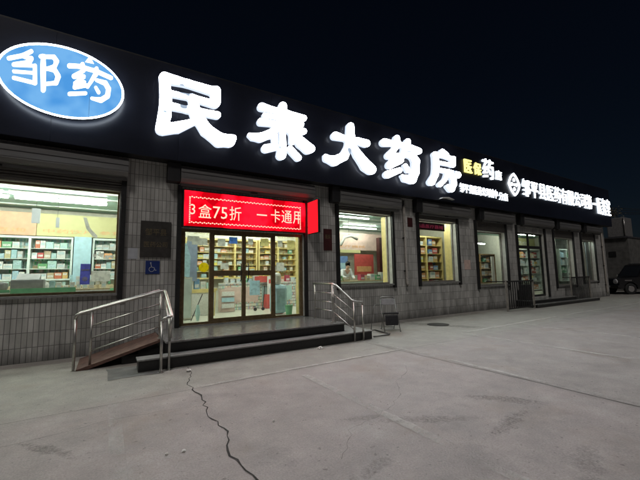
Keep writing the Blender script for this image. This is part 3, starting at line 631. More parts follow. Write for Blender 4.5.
GLYPH_YAO = (8.777, 5.688, [
 [(-0.295,0.825),(-0.345,0.786),(-0.371,0.747),(-0.38,0.71),(-0.365,0.644),(-0.367,0.63),(-0.386,0.612),(-0.451,0.603),(-0.838,0.599),(-0.891,0.581),(-0.944,0.548),(-0.988,0.505),(-1.012,0.46),(-1.019,0.405),(-1.007,0.367),(-0.972,0.333),(-0.921,0.315),(-0.87,0.314),(-0.48,0.391),(-0.46,0.392),(-0.441,0.382),(-0.464,0.351),(-0.773,0.077),(-0.803,0.032),(-0.811,0.004),(-0.811,-0.036),(-0.794,-0.073),(-0.77,-0.095),(-0.701,-0.115),(-0.613,-0.1),(-0.591,-0.105),(-0.726,-0.222),(-0.763,-0.268),(-0.789,-0.338),(-0.787,-0.378),(-0.778,-0.403),(-0.752,-0.432),(-0.718,-0.448),(-0.666,-0.454),(-0.614,-0.446),(-0.134,-0.201),(-0.02,-0.139),(0.013,-0.113),(0.037,-0.068),(0.029,-0.014),(0.043,0.016),(0.124,0.092),(0.144,0.105),(0.182,0.115),(0.333,0.105),(0.389,0.09),(0.434,0.055),(0.475,-0.008),(0.484,-0.049),(0.48,-0.106),(0.44,-0.309),(0.396,-0.415),(0.332,-0.515),(0.273,-0.551),(0.047,-0.572),(-0.045,-0.566),(-0.102,-0.59),(-0.119,-0.613),(-0.121,-0.64),(-0.08,-0.689),(-0.039,-0.771),(-0.005,-0.806),(0.042,-0.822),(0.199,-0.823),(0.33,-0.845),(0.406,-0.849),(0.464,-0.838),(0.53,-0.812),(0.584,-0.777),(0.63,-0.729),(0.7,-0.579),(0.793,-0.439),(0.815,-0.393),(0.82,-0.265),(0.85,-0.06),(0.884,0.074),(0.868,0.129),(0.743,0.236),(0.708,0.287),(0.693,0.327),(0.717,0.335),(0.796,0.326),(0.836,0.33),(0.897,0.349),(0.939,0.371),(0.982,0.408),(1.006,0.441),(1.02,0.487),(1.012,0.529),(0.976,0.566),(0.934,0.581),(0.443,0.626),(0.432,0.634),(0.423,0.661),(0.439,0.75),(0.435,0.777),(0.416,0.806),(0.379,0.826),(0.302,0.827),(0.219,0.79),(0.169,0.738),(0.14,0.648),(0.119,0.631),(-0.031,0.618),(-0.067,0.628),(-0.083,0.645),(-0.11,0.793),(-0.135,0.83),(-0.166,0.844),(-0.202,0.849),(-0.257,0.841)],
 [(-0.154,0.405),(-0.356,0.18),(-0.356,0.166),(-0.331,0.164),(-0.203,0.193),(-0.112,0.185),(-0.092,0.199),(-0.072,0.231),(-0.013,0.381),(-0.022,0.407),(-0.043,0.413),(-0.117,0.413)],
 [(0.313,0.387),(0.274,0.373),(0.236,0.343),(0.223,0.313),(0.229,0.3),(0.269,0.299),(0.405,0.322),(0.478,0.345),(0.503,0.364),(0.37,0.39)],
 [(0.091,-0.152),(0.05,-0.176),(0.023,-0.208),(0.015,-0.25),(0.027,-0.275),(0.166,-0.452),(0.221,-0.47),(0.298,-0.456),(0.366,-0.404),(0.377,-0.374),(0.37,-0.334),(0.193,-0.153),(0.148,-0.141)],
 [(-0.178,-0.335),(-0.793,-0.55),(-0.861,-0.588),(-0.892,-0.619),(-0.916,-0.662),(-0.922,-0.702),(-0.918,-0.727),(-0.905,-0.752),(-0.873,-0.78),(-0.838,-0.795),(-0.789,-0.801),(-0.701,-0.783),(-0.109,-0.502),(-0.076,-0.47),(-0.059,-0.44),(-0.054,-0.412),(-0.06,-0.386),(-0.077,-0.361),(-0.106,-0.343)],
])
GLYPH_FANG = (11.056, 5.634, [
 [(-0.126,0.83),(-0.169,0.804),(-0.206,0.755),(-0.208,0.713),(-0.169,0.665),(-0.181,0.657),(-0.242,0.651),(-0.422,0.662),(-0.501,0.659),(-0.562,0.641),(-0.603,0.62),(-0.66,0.562),(-0.675,0.505),(-0.651,0.414),(-0.651,0.17),(-0.666,0.073),(-0.669,-0.009),(-0.705,-0.189),(-0.727,-0.246),(-0.764,-0.305),(-0.983,-0.549),(-1.003,-0.591),(-1.002,-0.643),(-0.979,-0.68),(-0.954,-0.7),(-0.917,-0.715),(-0.861,-0.724),(-0.764,-0.711),(-0.704,-0.685),(-0.664,-0.658),(-0.629,-0.621),(-0.486,-0.391),(-0.411,-0.295),(-0.395,-0.252),(-0.389,-0.156),(-0.366,-0.127),(-0.345,-0.12),(-0.022,-0.119),(0.005,-0.125),(0.015,-0.137),(0.014,-0.151),(-0.051,-0.285),(-0.103,-0.352),(-0.153,-0.395),(-0.404,-0.565),(-0.438,-0.596),(-0.452,-0.625),(-0.455,-0.652),(-0.444,-0.678),(-0.413,-0.703),(-0.374,-0.714),(-0.314,-0.712),(-0.231,-0.676),(-0.012,-0.486),(0.1,-0.402),(0.154,-0.297),(0.195,-0.237),(0.217,-0.22),(0.238,-0.22),(0.258,-0.234),(0.324,-0.302),(0.366,-0.38),(0.373,-0.421),(0.368,-0.449),(0.348,-0.494),(0.315,-0.533),(0.293,-0.548),(0.25,-0.561),(0.146,-0.555),(0.083,-0.574),(0.027,-0.618),(0.013,-0.647),(0.013,-0.675),(0.031,-0.703),(0.099,-0.746),(0.166,-0.808),(0.225,-0.841),(0.287,-0.849),(0.35,-0.844),(0.459,-0.804),(0.523,-0.751),(0.6,-0.615),(0.701,-0.49),(0.706,-0.447),(0.677,-0.352),(0.686,-0.252),(0.705,-0.233),(0.77,-0.228),(0.837,-0.212),(0.934,-0.16),(0.969,-0.127),(0.997,-0.08),(1.002,-0.036),(0.994,-0.008),(0.949,0.036),(0.906,0.052),(0.863,0.058),(0.368,0.058),(0.243,0.071),(0.096,0.054),(-0.272,0.042),(-0.32,0.046),(-0.332,0.058),(-0.333,0.071),(-0.312,0.17),(-0.286,0.188),(0.339,0.212),(0.443,0.191),(0.507,0.189),(0.573,0.204),(0.618,0.228),(0.662,0.271),(0.676,0.301),(0.725,0.596),(0.719,0.624),(0.696,0.648),(0.658,0.663),(0.615,0.667),(0.462,0.643),(0.335,0.645),(0.315,0.655),(0.29,0.719),(0.255,0.741),(-0.015,0.846),(-0.063,0.848)],
 [(-0.297,0.467),(-0.327,0.443),(-0.331,0.346),(-0.313,0.321),(-0.29,0.315),(0.331,0.352),(0.373,0.36),(0.401,0.385),(0.41,0.428),(0.394,0.454),(0.362,0.465),(0.092,0.491),(-0.093,0.49)],
])
GLYPH_ZOU = (-1.405, 5.753, [
 [(-0.079,0.41),(-0.186,0.298),(-0.229,0.263),(-0.399,0.156),(-0.418,0.124),(-0.413,0.087),(-0.389,0.076),(-0.197,0.195),(-0.118,0.179),(-0.115,0.173),(-0.122,0.162),(-0.317,0.056),(-0.338,0.028),(-0.337,-0.01),(-0.327,-0.022),(-0.312,-0.026),(-0.036,0.05),(-0.025,0.046),(-0.02,-0.016),(-0.032,-0.035),(-0.314,-0.093),(-0.327,-0.122),(-0.315,-0.155),(-0.223,-0.139),(-0.023,-0.094),(-0.016,-0.109),(-0.016,-0.224),(-0.296,-0.215),(-0.311,-0.226),(-0.321,-0.251),(-0.319,-0.273),(-0.308,-0.288),(-0.017,-0.3),(0.018,-0.308),(0.04,-0.295),(0.053,-0.269),(0.029,0.118),(0.019,0.131),(0.005,0.134),(-0.028,0.116),(-0.061,0.112),(-0.028,0.218),(-0.029,0.249),(-0.042,0.269),(-0.06,0.275),(-0.133,0.253),(-0.052,0.343),(-0.042,0.364),(-0.04,0.389),(-0.05,0.409),(-0.062,0.415)],
 [(0.109,0.378),(0.058,0.343),(0.047,0.307),(0.054,0.286),(0.079,0.277),(0.084,0.264),(0.087,0.082),(0.12,-0.399),(0.144,-0.423),(0.174,-0.412),(0.192,-0.37),(0.19,-0.268),(0.295,-0.227),(0.354,-0.212),(0.377,-0.188),(0.417,-0.015),(0.411,0.024),(0.334,0.154),(0.371,0.297),(0.371,0.329),(0.31,0.415),(0.292,0.424),(0.156,0.379)],
 [(0.166,0.303),(0.157,0.281),(0.172,0.125),(0.187,0.127),(0.262,0.186),(0.283,0.21),(0.291,0.262),(0.287,0.293),(0.273,0.318),(0.255,0.326)],
 [(0.173,0.048),(0.186,-0.191),(0.198,-0.192),(0.303,-0.142),(0.32,-0.126),(0.334,-0.032),(0.299,0.045),(0.281,0.054),(0.203,0.057)],
])
GLYPH_YAOB = (-0.489, 5.774, [
 [(-0.17,0.388),(-0.191,0.345),(-0.375,0.301),(-0.396,0.281),(-0.407,0.25),(-0.401,0.214),(-0.377,0.197),(-0.239,0.238),(-0.186,0.245),(-0.169,0.231),(-0.184,0.207),(-0.306,0.082),(-0.318,0.058),(-0.318,0.019),(-0.301,-0.004),(-0.279,-0.006),(-0.217,0.021),(-0.224,-0),(-0.287,-0.087),(-0.286,-0.154),(-0.294,-0.194),(-0.288,-0.221),(-0.276,-0.233),(-0.254,-0.233),(-0.078,-0.136),(-0.047,-0.152),(-0.026,-0.145),(0.074,0.085),(0.093,0.047),(0.235,0.01),(0.256,-0.014),(0.286,-0.075),(0.282,-0.176),(0.27,-0.209),(0.2,-0.285),(0.145,-0.302),(0.037,-0.317),(0.02,-0.337),(0.02,-0.366),(0.04,-0.38),(0.204,-0.403),(0.228,-0.391),(0.35,-0.259),(0.365,-0.223),(0.379,-0.028),(0.293,0.117),(0.112,0.118),(0.089,0.107),(0.088,0.126),(0.117,0.168),(0.128,0.207),(0.139,0.218),(0.366,0.164),(0.399,0.19),(0.406,0.213),(0.402,0.242),(0.386,0.257),(0.142,0.318),(0.124,0.374),(0.108,0.386),(0.085,0.38),(0.059,0.334),(0.04,0.327),(-0.099,0.335),(-0.111,0.348),(-0.119,0.385),(-0.13,0.401),(-0.148,0.404)],
 [(-0.087,0.238),(-0.107,0.192),(-0.136,0.163),(-0.154,0.128),(-0.106,0.139),(-0.086,0.12),(-0.088,0.071),(-0.139,-0.003),(-0.13,-0.007),(-0.1,0.009),(-0.085,0.007),(-0.071,-0.012),(-0.075,-0.043),(-0.078,-0.053),(-0.067,-0.054),(-0.044,-0.044),(-0.034,-0.03),(0.051,0.223),(0.036,0.234)],
 [(0.088,-0.061),(0.076,-0.086),(0.079,-0.105),(0.131,-0.208),(0.15,-0.224),(0.173,-0.216),(0.189,-0.182),(0.183,-0.154),(0.119,-0.056),(0.103,-0.052)],
 [(-0.324,-0.308),(-0.352,-0.32),(-0.37,-0.349),(-0.366,-0.386),(-0.341,-0.4),(-0.101,-0.315),(-0.063,-0.301),(-0.043,-0.277),(-0.045,-0.239),(-0.067,-0.226)],
])

for n_, G in (('character', GLYPH_MIN), ('character', GLYPH_TAI), ('character', GLYPH_DA), ('character', GLYPH_YAO), ('character', GLYPH_FANG)):
    glyph(n_, G, -.43, .11, 'letter_white', fs)
YB = -.39
lettering('small_character', '医', (12.46, 12.96, 5.80, 6.36), YB, 'small_yellow', fs, .03, .008)
lettering('small_character', '保', (13.10, 13.62, 5.80, 6.33), YB, 'small_yellow', fs, .03, .008)
lettering('small_character', '药', (13.72, 14.55, 5.72, 6.62), YB, 'small_white', fs, .03, .008)
lettering('small_character', '店', (14.66, 15.16, 5.78, 6.22), YB, 'small_white', fs, .03, .015)
lettering('small_text', '邹平县医药公司城中', (12.05, 14.72, 4.90, 5.28), YB, 'small_white', fs, .02, .0)
lettering('small_text', '分店', (14.82, 15.55, 4.86, 5.22), YB, 'small_white', fs, .02, .0)
em = MB().use('emblem_white')
cx, cz, rx, rz = 16.2, 5.74, .50, .56
ring = [(math.cos(t_ * math.pi / 20), math.sin(t_ * math.pi / 20)) for t_ in range(40)]
def dia(c_, s_):   # between a circle and a diamond
    k = 1 / (abs(c_) + abs(s_)); return c_ * (.45 + .55 * k), s_ * (.45 + .55 * k)
pts = [dia(*p) for p in ring]
for i in range(40):
    p, q = pts[i], pts[(i + 1) % 40]
    em.prism([(cx + p[0] * rx, cz + p[1] * rz), (cx + q[0] * rx, cz + q[1] * rz), (cx + q[0] * rx * .86, cz + q[1] * rz * .84), (cx + p[0] * rx * .84, cz + p[1] * rz * .84)], 'y', -.42, -.365)
for k in range(4):
    a_ = k * math.pi / 2; ux, uz = math.cos(a_), math.sin(a_)
    em.lathe((cx + ux * .2, -.40, cz + uz * .22), [(.085, 0), (.09, .02)], 'y', 12)
em.lathe((cx, -.41, cz), [(.06, 0), (.06, .03)], 'y', 12)
em.build('round_emblem', None, fs)
lettering('company_text', '邹平县医药有限公司第', (16.86, 24.7, 5.28, 6.14), YB, 'small_white', fs, .03, .0)
lettering('company_text', '一', (24.85, 25.35, 5.62, 5.72), YB, 'small_white', fs, .03, .0)
lettering('company_text', '医务室', (25.5, 27.45, 5.08, 6.16), YB, 'small_white', fs, .03, .0)

# oval lightbox
ov = thing('oval_sign', (-.9, -.36, 4.98), 'blue oval light box with white characters at the left end of the fascia', 'light box sign')
ocx, ocz, orx, orz = -.92, 5.66, 1.04, .745
def ell(k, n=72): a_ = 2 * math.pi * k / n; return math.cos(a_), math.sin(a_)
m = MB().use('oval_blue'); m.prism([(ocx + orx * .985 * ell(k)[0], ocz + orz * .985 * ell(k)[1]) for k in range(72)], 'y', -.54, -.47); m.build('oval_panel', None, ov)
m = MB().use('rim_white'); m.tube([(ocx + orx * ell(k)[0], -.545, ocz + orz * ell(k)[1]) for k in range(73)], .019, 8, cap=False); m.build('neon_rim', None, ov)
m = MB().use('dark_metal'); m.prism([(ocx + orx * .96 * ell(k)[0], ocz + orz * .96 * ell(k)[1]) for k in range(72)], 'y', -.469, -.362); m.build('box_body', None, ov)
glyph('character', GLYPH_ZOU, -.555, .02, 'oval_letter', ov, .005); glyph('character', GLYPH_YAOB, -.555, .02, 'oval_letter', ov, .005)
MB().use('oval_letter').poly([(-.60, -.545, 6.20), (-.44, -.545, 6.21), (-.52, -.545, 6.37)]).build('torn_film', None, ov)
MB().box(-.487, -.482, -.5425, -.541, 4.96, 5.52).build('panel_seam', 'blue', ov)
# little lamp shield below the last big character
MB().use('shutter_metal')
t_ = tag(MB().use('white_paint').prism([(10.75, 4.46), (10.85, 4.53), (11.2, 4.57), (11.55, 4.50), (11.2, 4.53), (10.85, 4.50)], 'y', -.50, -.365).build('sign_bracket', None, fs))

# ================================================================ LED BOARD
led = thing('led_display', (3.25, -.01, 2.86), 'red scrolling LED board with Chinese discount text above the glass entrance', 'LED display')
MB().box(1.50, 4.98, -.12, -.002, 2.862, 3.80).build('housing', 'dark_metal', led)
MB().use('led_field').box(1.53, 4.95, -.126, -.121, 2.885, 3.775).build('led_panel', None, led)
bx0, bx1, bz0, bz1 = 1.66, 4.78, 2.98, 3.62
m = MB().use('led_text')
n = 62
for k in range(n):
    x = bx0 + (bx1 - bx0) * k / (n - 1)
    for z in (bz0, bz1): m.box(x - .017, x + .017, -.131, -.127, z - .014 + (.008 if k % 2 else -.008), z + .014 + (.008 if k % 2 else -.008))
for k in range(1, 14):
    z = bz0 + (bz1 - bz0) * k / 14
    for x in (bx0, bx1): m.box(x - .014, x + .014, -.131, -.127, z - .014, z + .014)
m.build('dotted_border', None, led)
lettering('led_character', '3', (1.675, 1.79, 3.18, 3.44), -.128, 'led_text', led, .003)
lettering('led_character', '盒', (1.87, 2.19, 3.11, 3.46), -.128, 'led_text', led, .003)
lettering('led_character', '75', (2.23, 2.60, 3.12, 3.43), -.128, 'led_text', led, .003)
lettering('led_character', '折', (2.66, 2.98, 3.10, 3.47), -.128, 'led_text', led, .003)
lettering('led_character', '一', (3.42, 3.72, 3.29, 3.325), -.128, 'led_text', led, .003)
lettering('led_character', '卡', (3.84, 4.13, 3.13, 3.50), -.128, 'led_text', led, .003)
lettering('led_character', '通', (4.17, 4.50, 3.13, 3.50), -.128, 'led_text', led, .003)
lettering('led_character', '用', (4.54, 4.86, 3.13, 3.50), -.128, 'led_text', led, .003, clip=4.765)
rb = thing('projecting_sign', (5.12, -.1, 2.9), 'small red light box sticking out from the wall right of the entrance', 'light box sign')
MB().box(5.075, 5.155, -.66, -.06, 2.84, 3.82, .01).build('sign_case', 'dark_metal', rb)
MB().use('red_box_face').box(5.068, 5.073, -.645, -.08, 2.86, 3.80).build('lit_face', None, rb)
for z in (3.05, 3.5): MB().box(5.10, 5.13, -.059, -.001, z, z + .04).build('wall_arm', 'dark_metal', rb)

# ================================================================ WALL PLAQUES
pl = tag(MB().box(.60, 1.26, -.035, -.001, 2.10, 2.96, .008).build('wall_plaque', 'plaque_black', origin=(.93, 0, 2.1)), 'black plaque with faint gold writing above the blue wheelchair sign', 'plaque')
OFF[pl.name] = Vector((.93, 0, 2.1))
lettering('plaque_text', '邹平县', (.70, 1.16, 2.62, 2.78), -.037, 'gold_paint', pl, .002)
lettering('plaque_text', '医药公司', (.68, 1.18, 2.34, 2.47), -.037, 'gold_paint', pl, .002)
ws = tag(MB().box(.73, 1.03, -.018, -.001, 1.71, 2.02, .004).build('wheelchair_sign', 'sign_blue', origin=(.88, 0, 1.7)), 'small square blue wheelchair sign on the tiles above the ramp rail', 'sign')
OFF[ws.name] = Vector((.88, 0, 1.7))
m = MB().use('label_pale')
a2 = [(.86 + .055 * math.cos(t_), 1.82 + .055 * math.sin(t_)) for t_ in [math.radians(q) for q in range(100, 380, 20)]]
m.tube([(x, -.022, z) for x, z in a2], .006, 6)
m.tube([(.84, -.022, 1.95), (.86, -.022, 1.87), (.91, -.022, 1.86), (.94, -.022, 1.79), (.965, -.022, 1.80)], .008, 6)
m.lathe((.838, -.026, 1.968), [(.016, 0), (.016, .006)], 'y', 10)
m.build('wheelchair_symbol', None, ws)
tag(MB().box(.36, .56, -.008, -.001, 2.06, 2.31).build('wall_label', 'label_pale', origin=(.46, 0, 2.06)), 'small pale paper label between the left window and the black plaque', 'label')
mp_ = tag(MB().box(5.66, 5.97, -.03, -.001, 2.38, 3.06, .006).build('wall_plaque', 'plaque_maroon', origin=(5.8, 0, 2.38)), 'narrow dark maroon plaque on the wall under the projecting red sign', 'plaque')
OFF[mp_.name] = Vector((5.8, 0, 2.38))
lettering('plaque_text', '医保', (5.72, 5.91, 2.75, 2.88), -.032, 'gold_paint', mp_, .002)
tag(MB().box(9.38, 9.64, -.01, -.001, 3.35, 3.70).build('wall_sheet', 'plaque_maroon', origin=(9.5, 0, 3.35)), 'red sheet painted as sign reflection high on the wall right of the grey rain pipe', 'notice')  # red reflection of the lit sign, put on the tiles as a coloured sheet
tag(MB().box(12.6, 13.0, -.01, -.001, 1.75, 2.15).build('wall_sheet', 'valance_pink', origin=(12.8, 0, 1.75)), 'faded pinkish notice on the wall right of the window with red boxes', 'notice')

# ================================================================ MAIN STEPS, RAMP, RAILS
st = thing('entrance_steps', (3, -1.8, 0), 'black stone steps with pale treads in front of the lit glass entrance', 'steps')
MB().box(.98, 5.09, -1.80, -.005, 0.0, .385).build('landing_base', 'black_granite', st)
MB().box(.96, 5.11, -1.83, -.003, .386, .42, .006).build('landing', 'landing_stone', st)
MB().box(.50, 5.70, -2.13, -1.801, 0.0, .185).box(5.091, 5.70, -1.80, -.4, 0, .185).build('lower_step', 'black_granite', st)
MB().box(.48, 5.72, -2.15, -1.834, .186, .215, .005).box(5.114, 5.72, -1.833, -.38, .186, .215, .005).build('tread', 'step_edge', st)
MB().box(1.50, 4.93, -.002, .27, .36, .438).build('threshold', 'landing_stone', st)
rp = thing('wheelchair_ramp', (0, -1.0, 0), 'short sloping ramp with rusty red surface beside the left handrail', 'ramp')
rpf = [(-.42, 0.004), (-.42, .02), (.95, .405), (.95, .36), (-.25, .004)]
MB().prism(rpf, 'y', -1.36, -.30).build('ramp_plate', 'ramp_red', rp)
MB().box(.55, .93, -1.30, -.36, .0, .24).build('ramp_support', 'black_granite', rp)
MB().box(.28, .55, -1.30, -.36, .0, .16).build('ramp_support', 'black_granite', rp)
def rail_post(par, x, y, z0, z1, r=.024):
    MB().use('steel').tube([(x, y, z0), (x, y, z1)], r, 12).lathe((x, y, z0), [(.05, 0), (.05, .008), (.03, .008)], 'z', 14).build('post', None, par)
r1 = thing('handrail', (0, -1.3, 0), 'stainless steel handrail along the ramp left of the entrance steps', 'handrail')
P0, P1 = (-.46, -1.30, 0), (-.22, -1.30, .03); Pt = (.92, -1.32, .42)
rail_post(r1, *P0, .93); rail_post(r1, P1[0], P1[1], .05, 1.02, .02); rail_post(r1, *Pt, 1.30, .02)
MB().use('steel').tube([(-.47, -1.30, .90), (-.45, -1.30, .97), (-.40, -1.30, 1.00), (.90, -1.32, 1.34), (.96, -1.33, 1.34)], .027, 12).build('top_rail', None, r1)
MB().use('steel').tube([(-.38, -1.255, 1.02), (.9, -1.275, 1.37)], .018, 10).build('top_rail', None, r1)
for dz in (.25, .48, .70): MB().use('steel').tube([(-.22, -1.30, .08 + dz - .02), (.92, -1.32, .42 + dz - .02)], .013, 8).build('crossbar', None, r1)
r2 = thing('handrail', (.95, -1.9, 0), 'stainless steel stair handrail at the left end of the black steps', 'handrail')
rail_post(r2, .83, -2.33, 0, .86); rail_post(r2, .97, -2.24, 0, .90, .02)
MB().use('steel').tube([(.98, -1.30, 1.36), (.99, -1.42, 1.33), (1.0, -2.20, .95), (.99, -2.30, .90), (.97, -2.31, .80), (.97, -2.24, .5)], .027, 12).build('top_rail', None, r2)
MB().use('steel').tube([(1.0, -1.95, 1.02), (1.0, -1.95, .45)], .013, 8).build('crossbar', None, r2)
MB().use('steel').tube([(.83, -2.33, .84), (.86, -2.34, .91), (.93, -2.34, .93), (.99, -2.28, .93)], .024, 10).build('end_curl', None, r2)
MB().use('steel').tube([(.98, -1.34, 1.28), (1.0, -2.22, .55)], .016, 8).build('crossbar', None, r2)
r3 = thing('handrail', (5, -1.3, 0), 'stainless steel handrail at the right end of the black steps', 'handrail')
rail_post(r3, 5.04, -.48, .42, 1.38, .02); rail_post(r3, 4.90, -1.58, .42, 1.38, .02); rail_post(r3, 4.98, -1.52, .42, 1.36, .018)
rail_post(r3, 5.13, -2.17, 0, .95); rail_post(r3, 5.40, -2.17, 0, .86)
MB().use('steel').tube([(5.04, -.40, 1.385), (4.91, -1.58, 1.385), (4.96, -1.68, 1.34), (5.10, -2.12, .99), (5.16, -2.20, .95), (5.36, -2.20, .93), (5.41, -2.17, .86)], .027, 12).build('top_rail', None, r3)
for dz in (.24, .47, .69):
    MB().use('steel').tube([(5.04, -.48, 1.385 - dz), (4.90, -1.58, 1.385 - dz)], .012, 8).build('crossbar', None, r3)
    MB().use('steel').tube([(4.92, -1.60, 1.36 - dz), (5.13, -2.17, .97 - dz)], .013, 8).build('crossbar', None, r3)

# far entrance: low steps with dark slatted railings
s2 = thing('side_steps', (19, -.6, 0), 'low grey stone steps in front of the second shop door', 'steps')
MB().box(16.25, 20.9, -.62, -.005, 0, .28).box(16.25, 22.9, -.95, -.621, 0, .13).build('step_base', 'black_granite', s2)
MB().box(16.22, 20.95, -.65, -.003, .281, .31, .004).box(16.22, 22.95, -.98, -.651, .131, .155, .004).build('tread', 'landing_stone', s2)
def railing(x0, x1, y, z0, z1, label):
    t_ = thing('slatted_railing', ((x0 + x1) / 2, y, z0), label, 'railing')
    MB().box(x0, x1, y - .03, y + .03, z1 - .06, z1).build('top_rail', 'dark_metal', t_); MB().box(x0, x1, y - .02, y + .02, z0 + .08, z0 + .13).build('bottom_rail', 'dark_metal', t_)
    n_ = int((x1 - x0) / .16)
    MB_ = MB().use('dark_metal')
    for k in range(n_ + 1):
        x = x0 + (x1 - x0) * k / n_; MB_.box(x - .022, x + .022, y - .012, y + .012, z0 + .13, z1 - .06)
    MB_.build('slats', None, t_)
    for x in (x0, x1): MB().box(x - .03, x + .03, y - .03, y + .03, z0, z1 + .02).build('post', 'frame_grey', t_)
    MB().box(x0 + .02, x0 + .06, y + .04, -.01, z1 - .05, z1 - .01).build('return_rail', 'dark_metal', t_)
railing(14.0, 16.1, -.9, 0, 1.25, 'dark slatted metal railing left of the second entrance steps')
railing(21.0, 23.3, -.40, 0, 1.30, 'dark slatted metal railing right of the second entrance steps')
tag(MB().box(16.30, 16.70, -.55, -.15, .312, 1.02, .03).build('metal_bin', 'black_vinyl', origin=(17, -.6, .312)), 'black metal bin standing left of the second shop door', 'bin')

# ================================================================ CHAIR AND FLOOR FRAME
def chair():
    t_ = thing('folding_chair', (6.95, -1.45, 0), 'small black folding chair with tubular steel frame against the tiled wall', 'chair')
    c = Vector((6.98, -1.42, 0)); ang = math.radians(-28)
    def W(u, v, z): u, v, z = u * 1.12, v * 1.12, z * 1.08; return (c.x + u * math.cos(ang) - v * math.sin(ang), c.y + u * math.sin(ang) + v * math.cos(ang), z)
    for s in (-1, 1):
        MB().use('dull_steel').tube([W(.20 * s, -.26, 0), W(.20 * s, -.02, .42), W(.19 * s, .18, .82)], .012, 8).lathe(W(.2 * s, -.26, 0), [(.017, 0), (.017, .03)], 'z', 8).build('leg', None, t_)
        MB().use('dull_steel').tube([W(.17 * s, .24, 0), W(.18 * s, -.10, .45)], .011, 8).lathe(W(.17 * s, .24, 0), [(.016, 0), (.016, .03)], 'z', 8).build('leg', None, t_)
    MB().use('dull_steel').tube([W(-.20, -.235, .05), W(.20, -.235, .05)], .008, 6).tube([W(-.17, .20, .06), W(.17, .20, .06)], .008, 6).build('stretcher', None, t_)
    MB().use('dull_steel').tube([W(-.19, .18, .80), W(-.15, .20, .87), W(.15, .20, .87), W(.19, .18, .80)], .014, 8).build('back_frame', None, t_)
    m = MB().use('black_vinyl'); m.box(-.19, .19, -.20, .16, .42, .465, .015)
    for v in m.bm.verts: v.co = Vector(W(v.co.x, v.co.y, v.co.z - v.co.y * .12))
    m.build('seat', None, t_)
    m = MB().use('grey_plastic'); m.box(-.175, .175, -.012, .012, .66, .82, .01)
    for v in m.bm.verts: v.co = Vector(W(v.co.x, .10 + (v.co.z - .60) * .42 + v.co.y + abs(v.co.x) ** 2 * -1.2, v.co.z))
    m.build('backrest', None, t_)
    m = MB().use('black_vinyl'); m.box(-.16, .16, -.22, -.16, .16, .42, .02)
    for v in m.bm.verts: v.co = Vector(W(v.co.x, v.co.y - (.42 - v.co.z) * .1, v.co.z))
    tag(m.build('black_bag', None, origin=(7, -1.5, .16)), 'black bag hanging from the front of the folding chair', 'bag')
chair()
t_ = thing('floor_frame', (6.3, -1.7, 0), 'bent steel tube frame lying on the concrete left of the folding chair', 'metal frame')
MB().use('dull_steel').tube([(5.95, -1.30, .03), (6.45, -1.22, .03), (6.55, -1.28, .03), (6.42, -2.0, .03), (6.32, -2.06, .03), (5.85, -2.02, .03)], .02, 8).build('base_tube', None, t_)
MB().use('dull_steel').tube([(6.42, -1.25, .04), (6.55, -1.2, .62), (6.62, -1.2, .72), (6.9, -1.22, .72)], .012, 8).build('upright_tube', None, t_)
tag(MB().use('manhole').lathe((8.9, -1.55, .0), [(.33, .004), (.33, .014), (.30, .016)], 'z', 28).build('drain_cover', None, origin=(8.9, -1.55, 0)), 'dark round drain cover in the wet stain right of the chair', 'drain cover')
# litter
for i, (x, y, s, lb) in enumerate(((4.02, -2.35, .06, 'crumpled white paper against the lowest black step'), (1.25, -2.55, .045, 'torn paper scrap at the top end of the long crack'),
        (.52, -5.35, .016, 'left of two tiny white scraps near the worn paint line'), (.66, -5.38, .018, 'right of two tiny white scraps near the worn paint line'), (1.62, -5.25, .016, 'tiny white scrap on bare concrete right of the long crack'))):
    m = MB(); bmesh.ops.create_icosphere(m.bm, subdivisions=2, radius=s)
    for v in m.bm.verts: v.co = v.co * random.uniform(.6, 1.25); v.co.z = max(v.co.z * .6, -s * .3)
    zmin = min(v.co.z for v in m.bm.verts)
    for v in m.bm.verts: v.co += Vector((x, y, .0045 - zmin))
    tag(m.build('paper_scrap' if i < 5 else 'pebble', 'paper' if i < 5 else 'crack_dark', origin=(x, y, 0)), lb, 'litter' if i < 5 else 'pebble')
# ================================================================ SHOP INTERIOR
def tube_light(x0, x1, y, z, mat, label, grp):
    t_ = thing('tube_light', ((x0 + x1) / 2, y, z), label, 'tube light', grp)
    MB().box(x0, x1, y - .04, y + .04, z + .02, z + .07).build('housing', 'white_paint', t_)
    MB().use(mat).tube([(x0 + .02, y, z), (x1 - .02, y, z)], .022, 8).build('tube', None, t_)
    return t_
G1 = 'ceiling tube lights of the shop'
for x, wh in ((-4.4, 'far left end of the left window'), (-2.3, 'middle of the left window'), (-.9, 'right end of the left window')):
    pass
for k, (x, lb) in enumerate(((-4.6, 'at the cut-off left edge of the left window'), (-2.85, 'over the middle of the left window'), (-1.10, 'at the right end of the left window'))):
    tube_light(x, x + 1.7, .62, 3.70, 'tube_light', 'front ceiling tube ' + lb, G1)
for k, (y, nm) in enumerate(((1.75, 'upper of the two parallel'), (2.35, 'lower of the two parallel'))):
    tube_light(-4.2, -2.2, y, 3.70, 'tube_light', nm + ' ceiling tubes in the left part of the left window', G1)
    tube_light(-2.1, -.1, y, 3.70, 'tube_light', nm + ' ceiling tubes in the right part of the left window', G1)
for x, y, lb in ((2.2, 2.2, 'ceiling tube behind the left glass of the entrance'), (5.2, 2.2, 'ceiling tube behind the right glass of the entrance'), (3.6, 3.5, 'ceiling tube deep behind the middle of the entrance'),
                 (6.4, .9, 'bright tube across the top of the window with the pharmacist'), (8.6, 3.0, 'ceiling tube deep behind the window with the pharmacist'), (10.4, .7, 'ceiling tube seen over the shelf of red boxes'), (1.9, .75, 'added front ceiling tube to brighten the left half of the entrance'), (3.9, .75, 'added front ceiling tube to brighten the right half of the entrance')):  # last two tubes are added to brighten the shop behind the entrance
    tube_light(x, x + 1.9, y, 3.70, 'tube_light', lb, G1)
